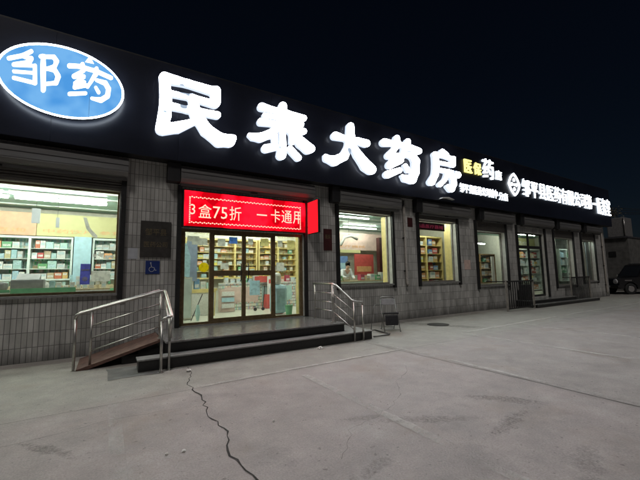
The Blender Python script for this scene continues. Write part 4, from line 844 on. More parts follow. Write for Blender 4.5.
tube_light(13.75, 15.0, .55, 2.95, 'tube_dim', 'lone tube in the dim window left of the second shop door', G1)
tube_light(19.2, 21.0, 1.2, 3.70, 'tube_light', 'ceiling tube behind the second shop door', G1)
tube_light(23.8, 25.2, .55, 3.55, 'tube_dim', 'ceiling tube behind the window right of the second shop door', G1)

# boxes of goods: one prototype per colour, then copies
PROTO = {}
def glass_sheet(x0, x1, y, z0, z1, mat, label):
    tag(MB().box(x0, x1, y, y + .003, z0, z1).build('glass_notice', mat, origin=(x0, y, z0)), label, 'notice')
GN = {'white_goods': 'white', 'green': 'green', 'red': 'red', 'blue': 'blue', 'orange': 'orange', 'beige_goods': 'beige', 'paleblue': 'pale blue', 'yellow': 'yellow', 'cabinet_teal': 'teal'}
NBOX = [0]; ORD = {}
def goods(x, y, z, sx, sy, sz, mat, where, slot=''):
    """one carton standing on (x,y,z), size sx sy sz"""
    if mat not in PROTO:
        m = MB(); m.box(-.5, .5, -.5, .5, 0, 1, .03); o = m.build('medicine_box', 'box_' + mat); PROTO[mat] = o; first = True
    else:
        o = PROTO[mat].copy(); COL.objects.link(o)
    o.location = (x, y, z); o.scale = (sx, sy, sz); o.rotation_euler.z = random.uniform(-.04, .04)
    if slot: lab = GN[mat] + ' medicine box ' + slot + ' ' + where
    else:
        n_ = ORD[(mat, where)] = ORD.get((mat, where), 0) + 1
        lab = ('first', 'second', 'third', 'fourth', 'fifth', 'sixth', 'seventh', 'eighth', 'ninth', 'tenth', 'eleventh', 'twelfth', 'thirteenth', 'fourteenth', 'fifteenth', 'sixteenth', 'seventeenth', 'eighteenth', 'nineteenth', 'twentieth')[n_ - 1] + ' ' + GN[mat] + ' medicine box from the left ' + where
    tag(o, lab, 'box', GN[mat] + ' medicine boxes ' + where)
    NBOX[0] += 1
def shelf(x0, x1, y, z0, z1, n, mat, label, where, pal, depth=.32, dens=.8, bw=(.09, .2), bays=None, back='packets_mixed', glazed=False):
    t_ = thing('shelf_unit', ((x0 + x1) / 2, y, z0), label, 'shelf')
    f = MB().use(mat); f.box(x0, x0 + .05, y, y + depth, z0, z1).box(x1 - .05, x1, y, y + depth, z0, z1).box(x0 + .05, x1 - .05, y + .003, y + depth, z1 - .06, z1).box(x0 + .05, x1 - .05, y + .003, y + depth, z0, z0 + .05)
    bays = bays or max(1, int((x1 - x0) / 1.0))
    for k in range(1, bays): xx = x0 + (x1 - x0) * k / bays; f.box(xx - .03, xx + .03, y - .003, y + depth - .01, z0 + .05, z1 - .06)
    f.build('frame', None, t_)
    MB().box(x0 + .05, x1 - .05, y + depth - .008, y + depth - .001, z0 + .05, z1 - .06).build('back_panel', back, t_)
    zs = [z0 + .05 + (z1 - z0 - .1) * k / n for k in range(n)]
    hh = (z1 - z0 - .1) / n
    for i, z in enumerate(zs):
        if i: MB().box(x0 + .052, x1 - .052, y + .006, y + depth - .01, z - .018, z).build('shelf_board', mat, t_)
        x = x0 + .09
        while x < x1 - .2:
            ww = random.uniform(*bw)
            hit = any(abs(x + ww / 2 - (x0 + (x1 - x0) * k / bays)) < ww / 2 + .035 for k in range(1, bays))
            if random.random() < dens and not hit and x + ww < x1 - .07:
                row = (['bottom'] + ['second', 'third', 'fourth', 'fifth'][:n - 2] + ['top'])[i]
                bay = 'only' if bays == 1 else (['left', 'right'] if bays == 2 else ['left', 'middle', 'right'])[min(bays - 1, int((x + ww / 2 - x0) / (x1 - x0) * bays))]
                goods(x + ww / 2, y + .05 + .07, z + .001, ww * .96, .13, hh * random.uniform(.45, .82), random.choice(pal), where, row + ' row, ' + bay + ' bay,')
            x += ww + .006
    return t_
# --- behind the left window
MB_ = MB
vl = thing('wall_valance', (-2, 4.05, 2.95), 'pale yellow and peach lettered board above the wall cabinets in the left window', 'signboard')
MB().box(-1.85, 1.3, 3.98, 4.08, 2.93, 3.60).build('yellow_board', 'valance_yellow', vl)
MB().box(-5.5, -1.86, 3.98, 4.08, 2.93, 3.60).build('peach_board', 'valance_peach', vl)
lettering('board_text', '中药饮片 参茸补品', (-1.7, 1.0, 3.02, 3.14), 3.975, 'orange', vl, .002)
lettering('board_text', '健康咨询', (-3.6, -2.1, 3.02, 3.14), 3.975, 'orange', vl, .002)
PW = ['white_goods', 'white_goods', 'green', 'beige_goods', 'paleblue', 'orange', 'white_goods', 'cabinet_teal', 'red']
shelf(-3.0, -.95, 3.9, 1.60, 2.90, 4, 'cabinet_white', 'pale green wall cabinet of small boxes in the left window', 'of the pale cabinet, left window', PW, dens=.97, bays=2, bw=(.10, .22), back='packets_teal')
shelf(-.45, 1.3, 3.9, 1.60, 2.90, 4, 'cabinet_white', 'pale green wall cabinet at the right end of the left window', 'of the right cabinet, left window', PW, dens=.97, bays=2, bw=(.12, .24), back='packets_teal')
tag(MB().box(-.92, -.48, 3.82, 4.2, .45, 2.92).build('wall_pillar', 'paleblue', origin=(-.7, 4, .45)), 'pale blue pillar between the two wall cabinets of the left window', 'pillar')
tag(MB().box(-5.5, -3.05, 3.8, 4.2, .45, 2.92).build('tall_cabinet', 'cabinet_teal', origin=(-4, 4, .45)), 'teal tall cabinet at the cut-off left side of the left window', 'cabinet')
ct = thing('glass_counter', (-1.5, 2.6, .45), 'long white glass topped counter behind the left window', 'counter')
MB().box(-4.8, .9, 2.3, 2.9, .45, 1.25).build('counter_body', 'packets_mixed', ct)
MB().box(-4.8, .9, 2.28, 2.92, 1.26, 1.46).build('counter_top', 'beige_goods', ct)
MB().box(-4.8, .9, 2.27, 2.279, 1.28, 1.36).build('trim_strip', 'green', ct)
for k in range(26):
    goods(-3.1 + k * .15 + random.uniform(-.03, .03), random.choice((2.42, 2.6, 2.75)), 1.462, random.uniform(.06, .13), .1, random.uniform(.08, .30), random.choice(['white_goods', 'white_goods', 'paleblue', 'green', 'cabinet_teal']), 'on the counter of the left window')
fc = thing('window_counter', (-1.8, .9, .45), 'green banded display counter directly behind the left window sill', 'counter')
MB().box(-3.8, .05, .75, 1.25, .45, 1.36).build('counter_body', 'white_goods', fc)
MB().box(-1.75, -.62, .742, .749, 1.33, 1.44).box(-3.8, -1.76, .742, .749, 1.36, 1.42).build('front_band', 'green', fc)
MB().box(-3.8, .05, .75, 1.25, 1.361, 1.40).build('counter_top', 'beige_goods', fc)
pr = thing('receipt_printer', (-1.5, .9, 1.40), 'grey office machine on the counter behind the left window', 'printer')
MB().box(-1.78, -1.22, .85, 1.15, 1.402, 1.63, .02).build('body', 'grey_plastic', pr)
MB().prism([(.86, 1.63), (1.12, 1.63), (1.10, 1.76)], 'x', -1.70, -1.30).build('paper_tray', 'grey_plastic', pr)
MB().box(-2.15, -1.85, .8, 1.1, 1.402, 1.58, .04).build('side_unit', 'grey_plastic', pr)
for k in range(9):
    goods(-1.08 + k * .125, 1.0 + random.uniform(-.03, .03), 1.402, random.uniform(.07, .11), .1, random.uniform(.08, .22), random.choice(['white_goods', 'paleblue', 'beige_goods', 'white_goods']), 'on the counter behind the left window glass')
ps = tag(MB().box(-.52, -.34, .165, .17, 1.50, 1.95).build('window_poster', 'sheet_violet', origin=(-.43, .165, 1.5)), 'small violet poster with a white emblem stuck to the left window', 'poster')
OFF[ps.name] = Vector((-.43, .165, 1.5))
MB().use('sheet_white').lathe((-.43, .163, 1.62), [(.05, 0), (.05, -.003)], 'y', 16).box(-.50, -.36, .161, .164, 1.80, 1.83).build('poster_emblem', None, ps)
wd = tag(MB().use('sheet_white').prism([(-.52, 2.98), (-.45, 2.72), (-.32, 2.55), (-.24, 2.52), (-.24, 2.58), (-.38, 2.74), (-.46, 2.98)], 'y', .170, .174).build('window_decal', None, origin=(-.4, .17, 2.5)), 'curved white decal near the top right of the left window', 'decal')
tag(MB().box(-.32, .04, .170, .174, 1.56, 1.80).build('price_poster', 'sheet_white', origin=(-.1, .17, 1.56)), 'pale price sheet low in the right corner of the left window', 'poster')
hg = thing('hanging_sign', (-1.55, 1.6, 3.2), 'small white sign hanging from the ceiling in the left window', 'hanging sign')
MB().box(-1.62, -1.46, 1.59, 1.61, 2.98, 3.34).build('sign_card', 'label_pale', hg); MB().use('dark_metal').tube([(-1.54, 1.6, 3.34), (-1.54, 1.6, 3.73)], .004, 6).build('cord', None, hg)
MB().box(-1.15, -1.08, 1.59, 1.61, 2.90, 3.15).build('sign_card', 'label_pale', hg); MB().use('dark_metal').tube([(-1.12, 1.6, 3.15), (-1.12, 1.6, 3.73)], .004, 6).build('cord', None, hg)

# --- behind the entrance
PD = ['white_goods', 'beige_goods', 'green', 'paleblue', 'orange', 'white_goods', 'yellow', 'beige_goods', 'cabinet_teal']
shelf(2.3, 5.0, 3.85, 1.55, 3.05, 6, 'shelf_yellow', 'yellow wall shelves of goods behind the left half of the entrance', 'of the yellow shelves, entrance left', PD, dens=.55, bays=3, bw=(.10, .24), back='packets_yellow')
shelf(5.05, 7.6, 3.85, 1.55, 3.05, 6, 'shelf_yellow', 'yellow wall shelves of goods behind the right half of the entrance', 'of the yellow shelves, entrance right', PD, dens=.55, bays=3, bw=(.10, .24), back='packets_yellow')
vb = thing('wall_valance', (5, 4.0, 3.07), 'cream board with yellow lettering over the shelves behind the entrance', 'signboard')
MB().box(1.4, 8.0, 4.0, 4.08, 3.07, 3.60).build('board', 'wall_cream', vb)
lettering('board_text', '处方药 非处方药 保健食品', (2.6, 7.6, 3.2, 3.45), 3.995, 'valance_yellow', vb, .002)
c1 = thing('glass_counter', (5.2, 3.3, .45), 'pale counter of goods below the yellow shelves behind the entrance', 'counter')
MB().box(3.4, 7.6, 3.15, 3.55, .45, 1.36).build('counter_body', 'packets_mixed', c1)
MB().box(3.4, 7.6, 3.13, 3.57, 1.361, 1.40).build('counter_top', 'white_goods', c1)
for k in range(3): MB().box(3.5 + k * 1.4, 4.75 + k * 1.4, 3.14, 3.148, .70, 1.25).build('front_panel', ('valance_pink', 'cabinet_teal', 'valance_pink')[k], c1)
for k in range(18): goods(3.6 + k * .22, 3.3, 1.402, random.uniform(.1, .2), .14, random.uniform(.08, .26), random.choice(['white_goods', 'paleblue', 'green', 'white_goods', 'red', 'orange']), 'on the pale counter behind the entrance')
rk = thing('magazine_rack', (3.4, 2.7, .45), 'pinkish leaflet rack standing on the floor behind the middle of the entrance', 'rack')
MB().box(3.22, 3.70, 2.6, 2.9, .45, 1.20).build('rack_body', 'valance_pink', rk)
for k in range(3): MB().box(3.25, 3.67, 2.56, 2.598, .58 + k * .2, .72 + k * .2).build('leaflet_row', ('white_goods', 'paleblue', 'white_goods')[k], rk)
rd = thing('promotion_stand', (5.35, 2.9, .45), 'red promotion stand with a white poster behind the right door leaf', 'stand')
MB().box(4.95, 5.75, 2.8, 3.1, .45, .95).build('stand_base', 'red', rd)
MB().box(5.0, 5.55, 2.85, 2.88, .952, 1.62).build('poster', 'white_goods', rd); MB().box(5.05, 5.5, 2.84, 2.849, 1.35, 1.5).box(5.1, 5.4, 2.84, 2.849, 1.1, 1.2).build('poster_print', 'red', rd)
rt = thing('red_table', (4.9, 3.0, 1.5), 'red topped display box on the counter behind the right door leaf', 'display')
MB().box(4.6, 5.5, 2.95, 3.11, 1.402, 1.62).build('box', 'red', rt)
# left pane: white cabinet, standee, round sign, wooden stand
cb = thing('cold_cabinet', (1.95, 1.3, .45), 'tall pale grey cabinet door at the left edge of the entrance', 'cabinet')
MB().box(1.62, 2.02, 1.2, 1.7, .45, 1.62).build('body', 'wall_cream', cb); MB().box(1.64, 2.0, 1.18, 1.199, .5, 1.58).build('door', 'cabinet_white', cb)
sd = thing('display_standee', (2.0, 1.2, 1.62), 'pale blue bottle shaped standee at the left edge of the entrance', 'standee')
MB().use('sheet_pale').prism([(1.62, 1.63), (1.95, 1.63), (1.97, 2.2), (1.90, 2.42), (1.86, 2.58), (1.72, 2.58), (1.66, 2.42), (1.60, 2.2)], 'y', 1.22, 1.225).build('standee_board', None, sd)
MB().box(1.68, 1.80, 1.212, 1.219, 1.7, 2.2).build('blue_print', 'violet', sd)
tag(MB().box(2.05, 2.36, 2.2, 2.3, 1.5, 2.75).build('dark_panel', 'slate_panel', origin=(2.2, 2.2, 1.5)), 'slate grey panel behind the standee in the left entrance glass', 'panel')
rs = tag(MB().use('sheet_yellow').lathe((2.10, .20, 1.87), [(.125, 0), (.125, .004)], 'y', 28).build('round_sticker', None, origin=(2.1, .2, 1.75)), 'round bright yellow disc sign in the left entrance glass', 'sign')
tag(MB().use('sheet_white').box(1.85, 2.25, .5, .502, 2.48, 2.66).build('hanging_card', None, origin=(2.05, .5, 2.48)), 'grey notice card hanging at the top of the left entrance glass', 'notice')
ws_ = thing('wooden_stand', (2.8, 1.8, .45), 'narrow folding wooden stand on the floor left of the middle door leaves', 'stand')
for s in (0, .14): MB().use('shelf_yellow').tube([(2.66 + s, 1.8, .44), (2.70 + s, 1.85, 1.22)], .018, 6).build('leg', None, ws_)
MB().box(2.66, 2.88, 1.78, 1.86, 1.2, 1.27).build('top_bar', 'shelf_yellow', ws_)
dc = thing('low_counter', (2.2, 2.1, .45), 'yellow edged counter behind the left entrance glass', 'counter')
MB().box(2.06, 2.9, 2.1, 2.5, .45, 1.14).build('counter_body', 'white_goods', dc); MB().box(2.04, 2.92, 2.08, 2.52, 1.141, 1.25).build('counter_edge', 'shelf_yellow', dc)
for k in range(4): goods(2.18 + k * .19, 2.3, 1.252, .15, .14, random.uniform(.12, .35), ['white_goods', 'blue', 'white_goods', 'cabinet_teal'][k], 'on the yellow edged counter, entrance left')
uc = thing('umbrella', (2.1, .9, .45), 'folded teal umbrella leaning in the left entrance glass', 'umbrella')
MB().use('black_vinyl').tube([(1.95, .9, .45), (2.25, .95, 1.15)], .012, 6).build('shaft', None, uc); MB().use('cabinet_teal').lathe((2.1, .8, .45), [(.03, 0), (.07, .2), (.03, .42)], 'z', 12).build('canopy', None, uc)
fr = thing('plastic_bundle', (4.7, .9, .45), 'pale blue wrapped bundle of bottles behind the right entrance glass', 'bundle')
m = MB().use('paleblue')
m.box(4.30, 4.80, .75, 1.15, .46, 1.35, .12); m.build('wrap', None, fr)
m = MB().use('white_goods'); m.box(4.35, 4.62, .8, 1.1, 1.34, 1.72, .1); m.build('bag', None, fr)
bk = tag(MB().use('green').lathe((4.72, .55, .45), [(.09, 0), (.12, .28), (.13, .28)], 'z', 18).build('bucket', None, origin=(4.72, .55, .45)), 'small green bucket on the floor at the right edge of the entrance', 'bucket')
tag(MB().box(4.955, 5.0, .28, .52, .45, 3.3).build('side_post', 'shelf_yellow', origin=(4.97, .9, .45)), 'yellow upright post at the right edge of the entrance glass', 'post')
cr = thing('hand_cart', (4.35, 2.2, .45), 'small dark wheeled cart on the shop floor behind the right door leaf', 'cart')
MB().use('black_vinyl').tube([(4.25, 2.2, .56), (4.55, 2.2, .52), (4.62, 2.2, 1.3)], .014, 6).tube([(4.25, 2.1, .6), (4.25, 2.3, .6)], .012, 6).build('frame', None, cr)
for x in (4.27, 4.55): MB().use('rubber').lathe((x, 2.17, .51), [(.055, 0), (.055, .03)], 'y', 16).build('wheel', None, cr)

# --- window with the pharmacist
vp = thing('wall_valance', (10, 3.6, 2.7), 'pinkish beige board with small red signs in the window with the pharmacist', 'signboard')
MB().box(8.2, 12.9, 3.62, 3.7, 2.75, 3.55).build('board', 'valance_pink', vp)
lettering('board_text', '医疗器械', (8.7, 10.3, 2.86, 2.98), 3.615, 'orange', vp, .002)
MB().box(8.4, 10.0, 3.60, 3.618, 2.62, 2.76).build('yellow_strip', 'valance_yellow', vp)
shelf(11.4, 12.9, 3.5, 1.4, 2.72, 4, 'cabinet_white', 'white shelves of small goods at the right of the window with the pharmacist', 'of the white shelves behind the pharmacist', ['white_goods', 'paleblue', 'beige_goods', 'white_goods', 'green'], dens=.85, bays=2, bw=(.1, .2))
for x0_, x1_, z0_, z1_, mt, lb in ((8.3, 9.1, 1.75, 2.45, 'blue', 'blue panel at the left of the window with the pharmacist'), (9.5, 10.6, 1.6, 2.55, 'red', 'red and orange poster board behind the pharmacist')):
    q = tag(MB().box(x0_, x1_, 3.4, 3.45, z0_, z1_).build('poster_board', mt, origin=(x0_, 3.4, z0_)), lb, 'poster'); OFF[q.name] = Vector((x0_, 3.4, z0_))
    MB().box(x0_ + .1, x1_ - .15, 3.388, 3.399, z0_ + .15, z0_ + .4).build('poster_print', 'orange' if mt == 'red' else 'paleblue', q)
tag(MB().box(10.55, 10.78, 2.9, 3.1, .45, 3.3).build('square_column', 'plaque_maroon', origin=(10.6, 3, .45)), 'dark red square column in the window with the pharmacist', 'column')
tag(MB().box(8.53, 8.60, .27, .50, .5, 3.7).build('side_post', 'shelf_yellow', origin=(8.6, .5, .5)), 'yellow upright panel at the right edge of the window with the pharmacist', 'post')
cz = thing('checkout_counter', (8, 1.5, .45), 'white checkout counter in front of the pharmacist', 'counter')
MB().box(6.6, 9.6, 1.35, 1.8, .45, 1.36).build('counter_body', 'cabinet_white', cz); MB().box(6.6, 9.6, 1.33, 1.82, 1.361, 1.40).build('counter_top', 'beige_goods', cz)
for k, (x, ww, h, mt) in enumerate(((7.25, .3, .18, 'green'), (7.6, .28, .12, 'beige_goods'), (8.35, .2, .22, 'red'), (8.62, .16, .16, 'beige_goods'), (8.85, .22, .24, 'white_goods'), (9.15, .2, .2, 'green'), (9.4, .2, .3, 'white_goods'))):
    goods(x, 1.55, 1.402, ww, .2, h, mt, 'on the checkout counter')
al = thing('lamp_arch', (7.9, 1.6, 2.9), 'white arched hanging lamp in the window with the pharmacist', 'lamp')
MB().use('white_paint').tube([(7.45, 1.6, 2.75), (7.65, 1.6, 3.05), (7.95, 1.6, 3.12), (8.25, 1.6, 3.0)], .06, 8).build('lamp_body', None, al); MB().use('dark_metal').tube([(7.85, 1.6, 3.1), (7.85, 1.6, 3.75)], .006, 6).build('cord', None, al)
# the pharmacist, leaning over the counter
def skin_body(name, verts, edges, radii, mat, parent, sub=2):
    me = bpy.data.meshes.new(name); off = OFF[parent.name] if parent else Vector()
    me.from_pydata([Vector(v) - off for v in verts], edges, []); o = bpy.data.objects.new(name, me); COL.objects.link(o)
    sk = o.modifiers.new('s', 'SKIN'); sk.use_smooth_shade = True
    for i, r in enumerate(radii): me.skin_vertices[0].data[i].radius = (r, r) if not isinstance(r, tuple) else r
    me.skin_vertices[0].data[0].use_root = True
    sb = o.modifiers.new('u', 'SUBSURF'); sb.levels = sb.render_levels = sub
    dg = bpy.context.evaluated_depsgraph_get(); dg.update(); ev = bpy.data.meshes.new_from_object(o.evaluated_get(dg)); bpy.data.objects.remove(o)
    ev.name = name; ev.materials.clear(); ev.materials.append(M[mat])
    for f in ev.polygons: f.use_smooth = True
    r = bpy.data.objects.new(name, ev); COL.objects.link(r); r.parent = parent; OFF[r.name] = off
    return r
pf = thing('person', (8.0, 2.15, .45), 'pharmacist in a pale coat bending over the checkout counter', 'person')
px, py, pz = 8.0, 2.15, .45
V_ = [(0, 0, .92), (0, -.03, 1.12), (0, -.10, 1.30), (0, -.16, 1.38), (0, -.21, 1.46), (0, -.25, 1.55),
      (-.19, -.13, 1.34), (-.25, -.20, 1.10), (-.16, -.42, 1.02), (-.12, -.50, 1.01), (.19, -.13, 1.34), (.25, -.20, 1.10), (.16, -.42, 1.02), (.12, -.50, 1.01),
      (-.10, 0, .84), (-.11, -.02, .48), (-.11, .02, .08), (-.11, -.12, .03), (.10, 0, .84), (.11, -.02, .48), (.11, .02, .08), (.11, -.12, .03)]
E_ = [(0, 1), (1, 2), (2, 3), (3, 4), (4, 5), (2, 6), (6, 7), (7, 8), (8, 9), (2, 10), (10, 11), (11, 12), (12, 13), (0, 14), (14, 15), (15, 16), (16, 17), (0, 18), (18, 19), (19, 20), (20, 21)]
R_ = [(.15, .11), (.14, .10), (.16, .10), .055, .075, .085, .065, .05, .035, .03, .065, .05, .035, .03, .085, .06, .045, .04, .085, .06, .045, .04]
V_ = [(px + a_, py + b_, pz + c_) for a_, b_, c_ in V_]
skin_body('body', V_, E_, R_, 'skin', pf)
ca = [(a_, b_, c_) for a_, b_, c_ in V_]
skin_body('coat', [ca[0], ca[1], ca[2], ca[6], ca[7], ca[8], ca[10], ca[11], ca[12], (px, py, pz + .62)], [(0, 1), (1, 2), (2, 3), (3, 4), (4, 5), (2, 6), (6, 7), (7, 8), (0, 9)],
          [(.175, .135), (.165, .125), (.185, .125), .085, .068, .05, .085, .068, .05, (.20, .16)], 'coat', pf)
m = MB().use('hair'); bmesh.ops.create_icosphere(m.bm, subdivisions=3, radius=.105)
for v in m.bm.verts:
    v.co = Vector((v.co.x * .98, v.co.y * 1.12, v.co.z * 1.1)) + Vector((px, py - .235, pz + 1.585))
m.bm.faces.ensure_lookup_table()
dl = [v for v in m.bm.verts if v.co.y < py - .27 and v.co.z < pz + 1.60]
bmesh.ops.delete(m.bm, geom=dl, context='VERTS'); m.build('hair', None, pf, smooth=True)

# --- window with red boxes
shelf(10.75, 12.85, 1.25, 1.0, 3.25, 6, 'shelf_yellow', 'yellow framed shelf of red and orange boxes in the third window', 'of the yellow shelf, third window', ['red', 'red', 'orange', 'blue', 'white_goods', 'yellow'], dens=.97, bays=2, bw=(.22, .34), depth=.4, back='packets_red')
ls = thing('unlit_led_sign', (11, .3, 3.36), 'dark maroon scrolling sign with dim pink letters across the third window top', 'LED sign')
MB().box(9.99, 11.78, .24, .30, 3.34, 3.64).build('sign_case', 'plaque_maroon', ls)
lettering('sign_text', '药品医疗器械', (10.1, 11.68, 3.41, 3.56), .237, 'led_faint_glow', ls, .002)
tag(MB().box(12.18, 12.24, .27, .60, .5, 3.7).build('side_post', 'shelf_yellow', origin=(11.9, .5, .5)), 'yellow upright panel at the right edge of the third window', 'post')
# --- dim window, second entrance and beyond
tag(MB().box(13.6, 15.2, 1.0, 1.05, .6, 2.35).build('goods_rack', 'beige_goods', origin=(14, 1, .6)), 'beige goods rack in the dim window left of the second door', 'rack')
shelf(13.7, 16.1, .75, 1.1, 2.5, 4, 'wood', 'wooden rack crowded with small goods in the dim window', 'of the rack in the dim window', ['beige_goods', 'white_goods', 'beige_goods', 'orange', 'green'], dens=.9, bays=2, bw=(.22, .34), depth=.22)
tag(MB().use('wall_cream').box(15.05, 15.25, .30, .34, 1.15, 2.35).build('roller_banner', None, origin=(15.1, .3, 1.15)), 'narrow white banner in the dim window left of the second door', 'banner')
tag(MB().box(13.2, 23.3, 2.6, 2.68, .45, 3.77).build('screen_wall', 'wall_cream', origin=(16, 2.6, .45)), 'cream screen wall behind the second shop door', 'wall')
shelf(20.3, 23.2, 2.0, .5, 3.0, 5, 'cabinet_white', 'white shelves of mixed goods behind the second shop door', 'of the shelves behind the second door', ['orange', 'white_goods', 'yellow', 'red', 'white_goods', 'beige_goods'], dens=.85, bays=2, bw=(.2, .36), depth=.36)
q = thing('wall_valance', (18.5, 2.5, 3.1), 'yellow board seen through the glass above the second shop door', 'signboard')
MB().box(20.0, 23.2, 2.30, 2.36, 3.02, 3.7).build('board', 'valance_yellow', q); lettering('board_text', '中药房', (20.6, 22.2, 3.2, 3.5), 2.295, 'white_paint', q, .002)
tag(MB().box(24.9, 25.0, .3, 1.0, .5, 3.3).build('white_partition', 'wall_cream', origin=(24.9, .6, .5)), 'white partition in the window right of the second door', 'partition')
shelf(23.6, 25.4, 1.1, 1.0, 3.0, 4, 'cabinet_white', 'pale shelves in the window right of the second door', 'of the shelves right of the second door', ['green', 'white_goods', 'white_goods', 'paleblue', 'beige_goods'], dens=.8, bays=2, bw=(.2, .34))
tag(MB().box(25.6, 26.6, .45, .5, .9, 3.4).build('window_blind', 'label_pale', origin=(26, .45, .9)), 'pale blind in the last window of the building', 'blind')

# ================================================================ FAR END: car, outbuilding, tree
def offroad_car(loc, ang):
    t_ = thing('parked_car', loc, 'dark boxy off-road car parked beyond the far end of the shop', 'car')
    L0 = Vector(loc)
    ca_, sa_ = math.cos(ang), math.sin(ang)
    def put(m, name, par=t_, smooth=False):
        for v in m.bm.verts: x, y, z = v.co; v.co = Vector((L0.x + x * ca_ - y * sa_, L0.y + x * sa_ + y * ca_, L0.z + z))
        return m.build(name, None, par, smooth=smooth)
    # local: x forward, y left, z up; 4.3 m long, 1.8 wide
    body = [(-2.15, .42), (-2.15, 1.02), (-2.08, 1.12), (.85, 1.14), (1.95, 1.06), (2.10, .98), (2.15, .5), (2.05, .38), (1.83, .38), (1.78, .62), (1.55, .80), (1.22, .80), (.98, .62), (.93, .36), (-.95, .36), (-1.0, .62), (-1.22, .80), (-1.55, .80), (-1.8, .62), (-1.86, .38)]
    m = MB().use('car_black').prism(body, 'y', -.88, .88); put(m, 'body')
    cabin = [(-2.08, 1.125), (-1.98, 1.92), (-1.80, 2.02), (.10, 2.02), (.30, 1.95), (.84, 1.15)]
    m = MB().use('car_black')
    A = [m.bm.verts.new((x, -.84 + (z - 1.12) * .12, z)) for x, z in cabin]; Bv = [m.bm.verts.new((x, .84 - (z - 1.12) * .12, z)) for x, z in cabin]
    n_ = len(cabin)
    for i in range(n_): m.bm.faces.new((A[i], A[(i + 1) % n_], Bv[(i + 1) % n_], Bv[i]))
    m.bm.faces.new(A[::-1]); m.bm.faces.new(Bv); put(m, 'cabin')
    for s in (-1, 1):
        for (xa, xb, xc, xd) in ((-1.90, -1.05, -1.05, -1.84), (-.98, -.10, -.10, -.98), (-.03, .62, .28, -.03)):
            m = MB().use('car_glass'); zA, zB = 1.20, 1.84
            yA, yB = s * (.845 - (zA - 1.12) * .12), s * (.845 - (zB - 1.12) * .12)
            m.poly([(xa, yA, zA), (xb, yA, zA), (xc, yB, zB), (xd, yB, zB)]); put(m, 'window')
        m = MB().use('lamp_lens').lathe((2.13, .62 * s, .86), [(.17, 0), (.16, .05), (.05, .07)], 'x', 18); put(m, 'headlight')
        m = MB().use('chrome').box(1.3, 1.75, s * .885 - .01, s * .885 + .01, .9, .96); put(m, 'side_trim')
        m = MB().use('chrome').box(.55, .68, s * 1.0 - .09, s * 1.0 + .09, 1.18, 1.36, .02); put(m, 'mirror')
        m = MB().use('chrome').box(-1.9, .1, s * .66 - .015, s * .66 + .015, 2.06, 2.09); put(m, 'roof_rail')
        for x in (1.38, -1.4):
            m = MB().use('rubber').lathe((x, s * .78 - .11, .37), [(.30, 0), (.37, .03), (.37, .19), (.30, .22)], 'y', 24); wh = put(m, 'wheel')
            m = MB().use('chrome').lathe((x, s * .78 + (.112 if s > 0 else -.118), .37), [(.2, 0), (.19, .006)], 'y', 16); put(m, 'rim', wh)
    m = MB().use('car_glass').poly([(.80, -.74, 1.21), (.80, .74, 1.21), (.36, .68, 1.88), (.36, -.68, 1.88)]); put(m, 'windscreen')
    m = MB().use('tank_grey').box(-1.80, .12, -.70, .70, 2.022, 2.05, .01); put(m, 'roof_panel')
    m = MB().use('dark_metal').box(2.10, 2.22, -.9, .9, .42, .60, .03); put(m, 'bumper')
    m = MB().use('label_pale').box(2.221, 2.23, -.22, .22, .46, .58); put(m, 'number_plate')
    m = MB().use('rubber').lathe((-2.16, 0, 1.05), [(.36, 0), (.36, -.2)], 'x', 24); put(m, 'spare_wheel')
    return t_
offroad_car((31.2, -.45, 0), math.radians(146))
ob = thing('outbuilding', (36, 4, 0), 'low dark block outbuilding behind the parked car', 'building')
MB().box(34, 40, .75, 9, 0, 4.12).build('wall', 'block_wall', ob); MB().box(33.85, 40, .7, 9.1, 4.121, 4.22).build('roof_slab', 'dark_wall', ob)
MB().box(33.96, 33.999, 1.55, 2.0, 2.7, 3.1).build('vent', 'dark_metal', ob)
wt = thing('roof_tank', (34.8, 1.3, 4.22), 'upright grey metal box on the roof of the outbuilding', 'tank')
MB().box(34.1, 35.6, .85, 2.0, 4.222, 5.75, .05).build('tank_body', 'tank_grey', wt); MB().use('steel').tube([(34.05, .88, 4.23), (34.05, .88, 5.7)], .035, 8).build('corner_pipe', None, wt)
nb = thing('neighbour_building', (40, -3, 0), 'dark building with a blue sheet metal parapet at the right edge', 'building')
MB().box(41, 49, -9, .6, 0, 6.9).build('wall', 'dark_wall', nb); MB().box(40.9, 49, -9.1, .5, 6.901, 8.2).build('parapet', 'blue_sheet', nb)
MB().box(40.95, 40.999, -3, -1.2, 0, 2.6).build('gate', 'dark_metal', nb)
tr = thing('bare_tree', (37.5, 3.6, 4.2), 'thin brownish tree above the far end of the fascia', 'tree')
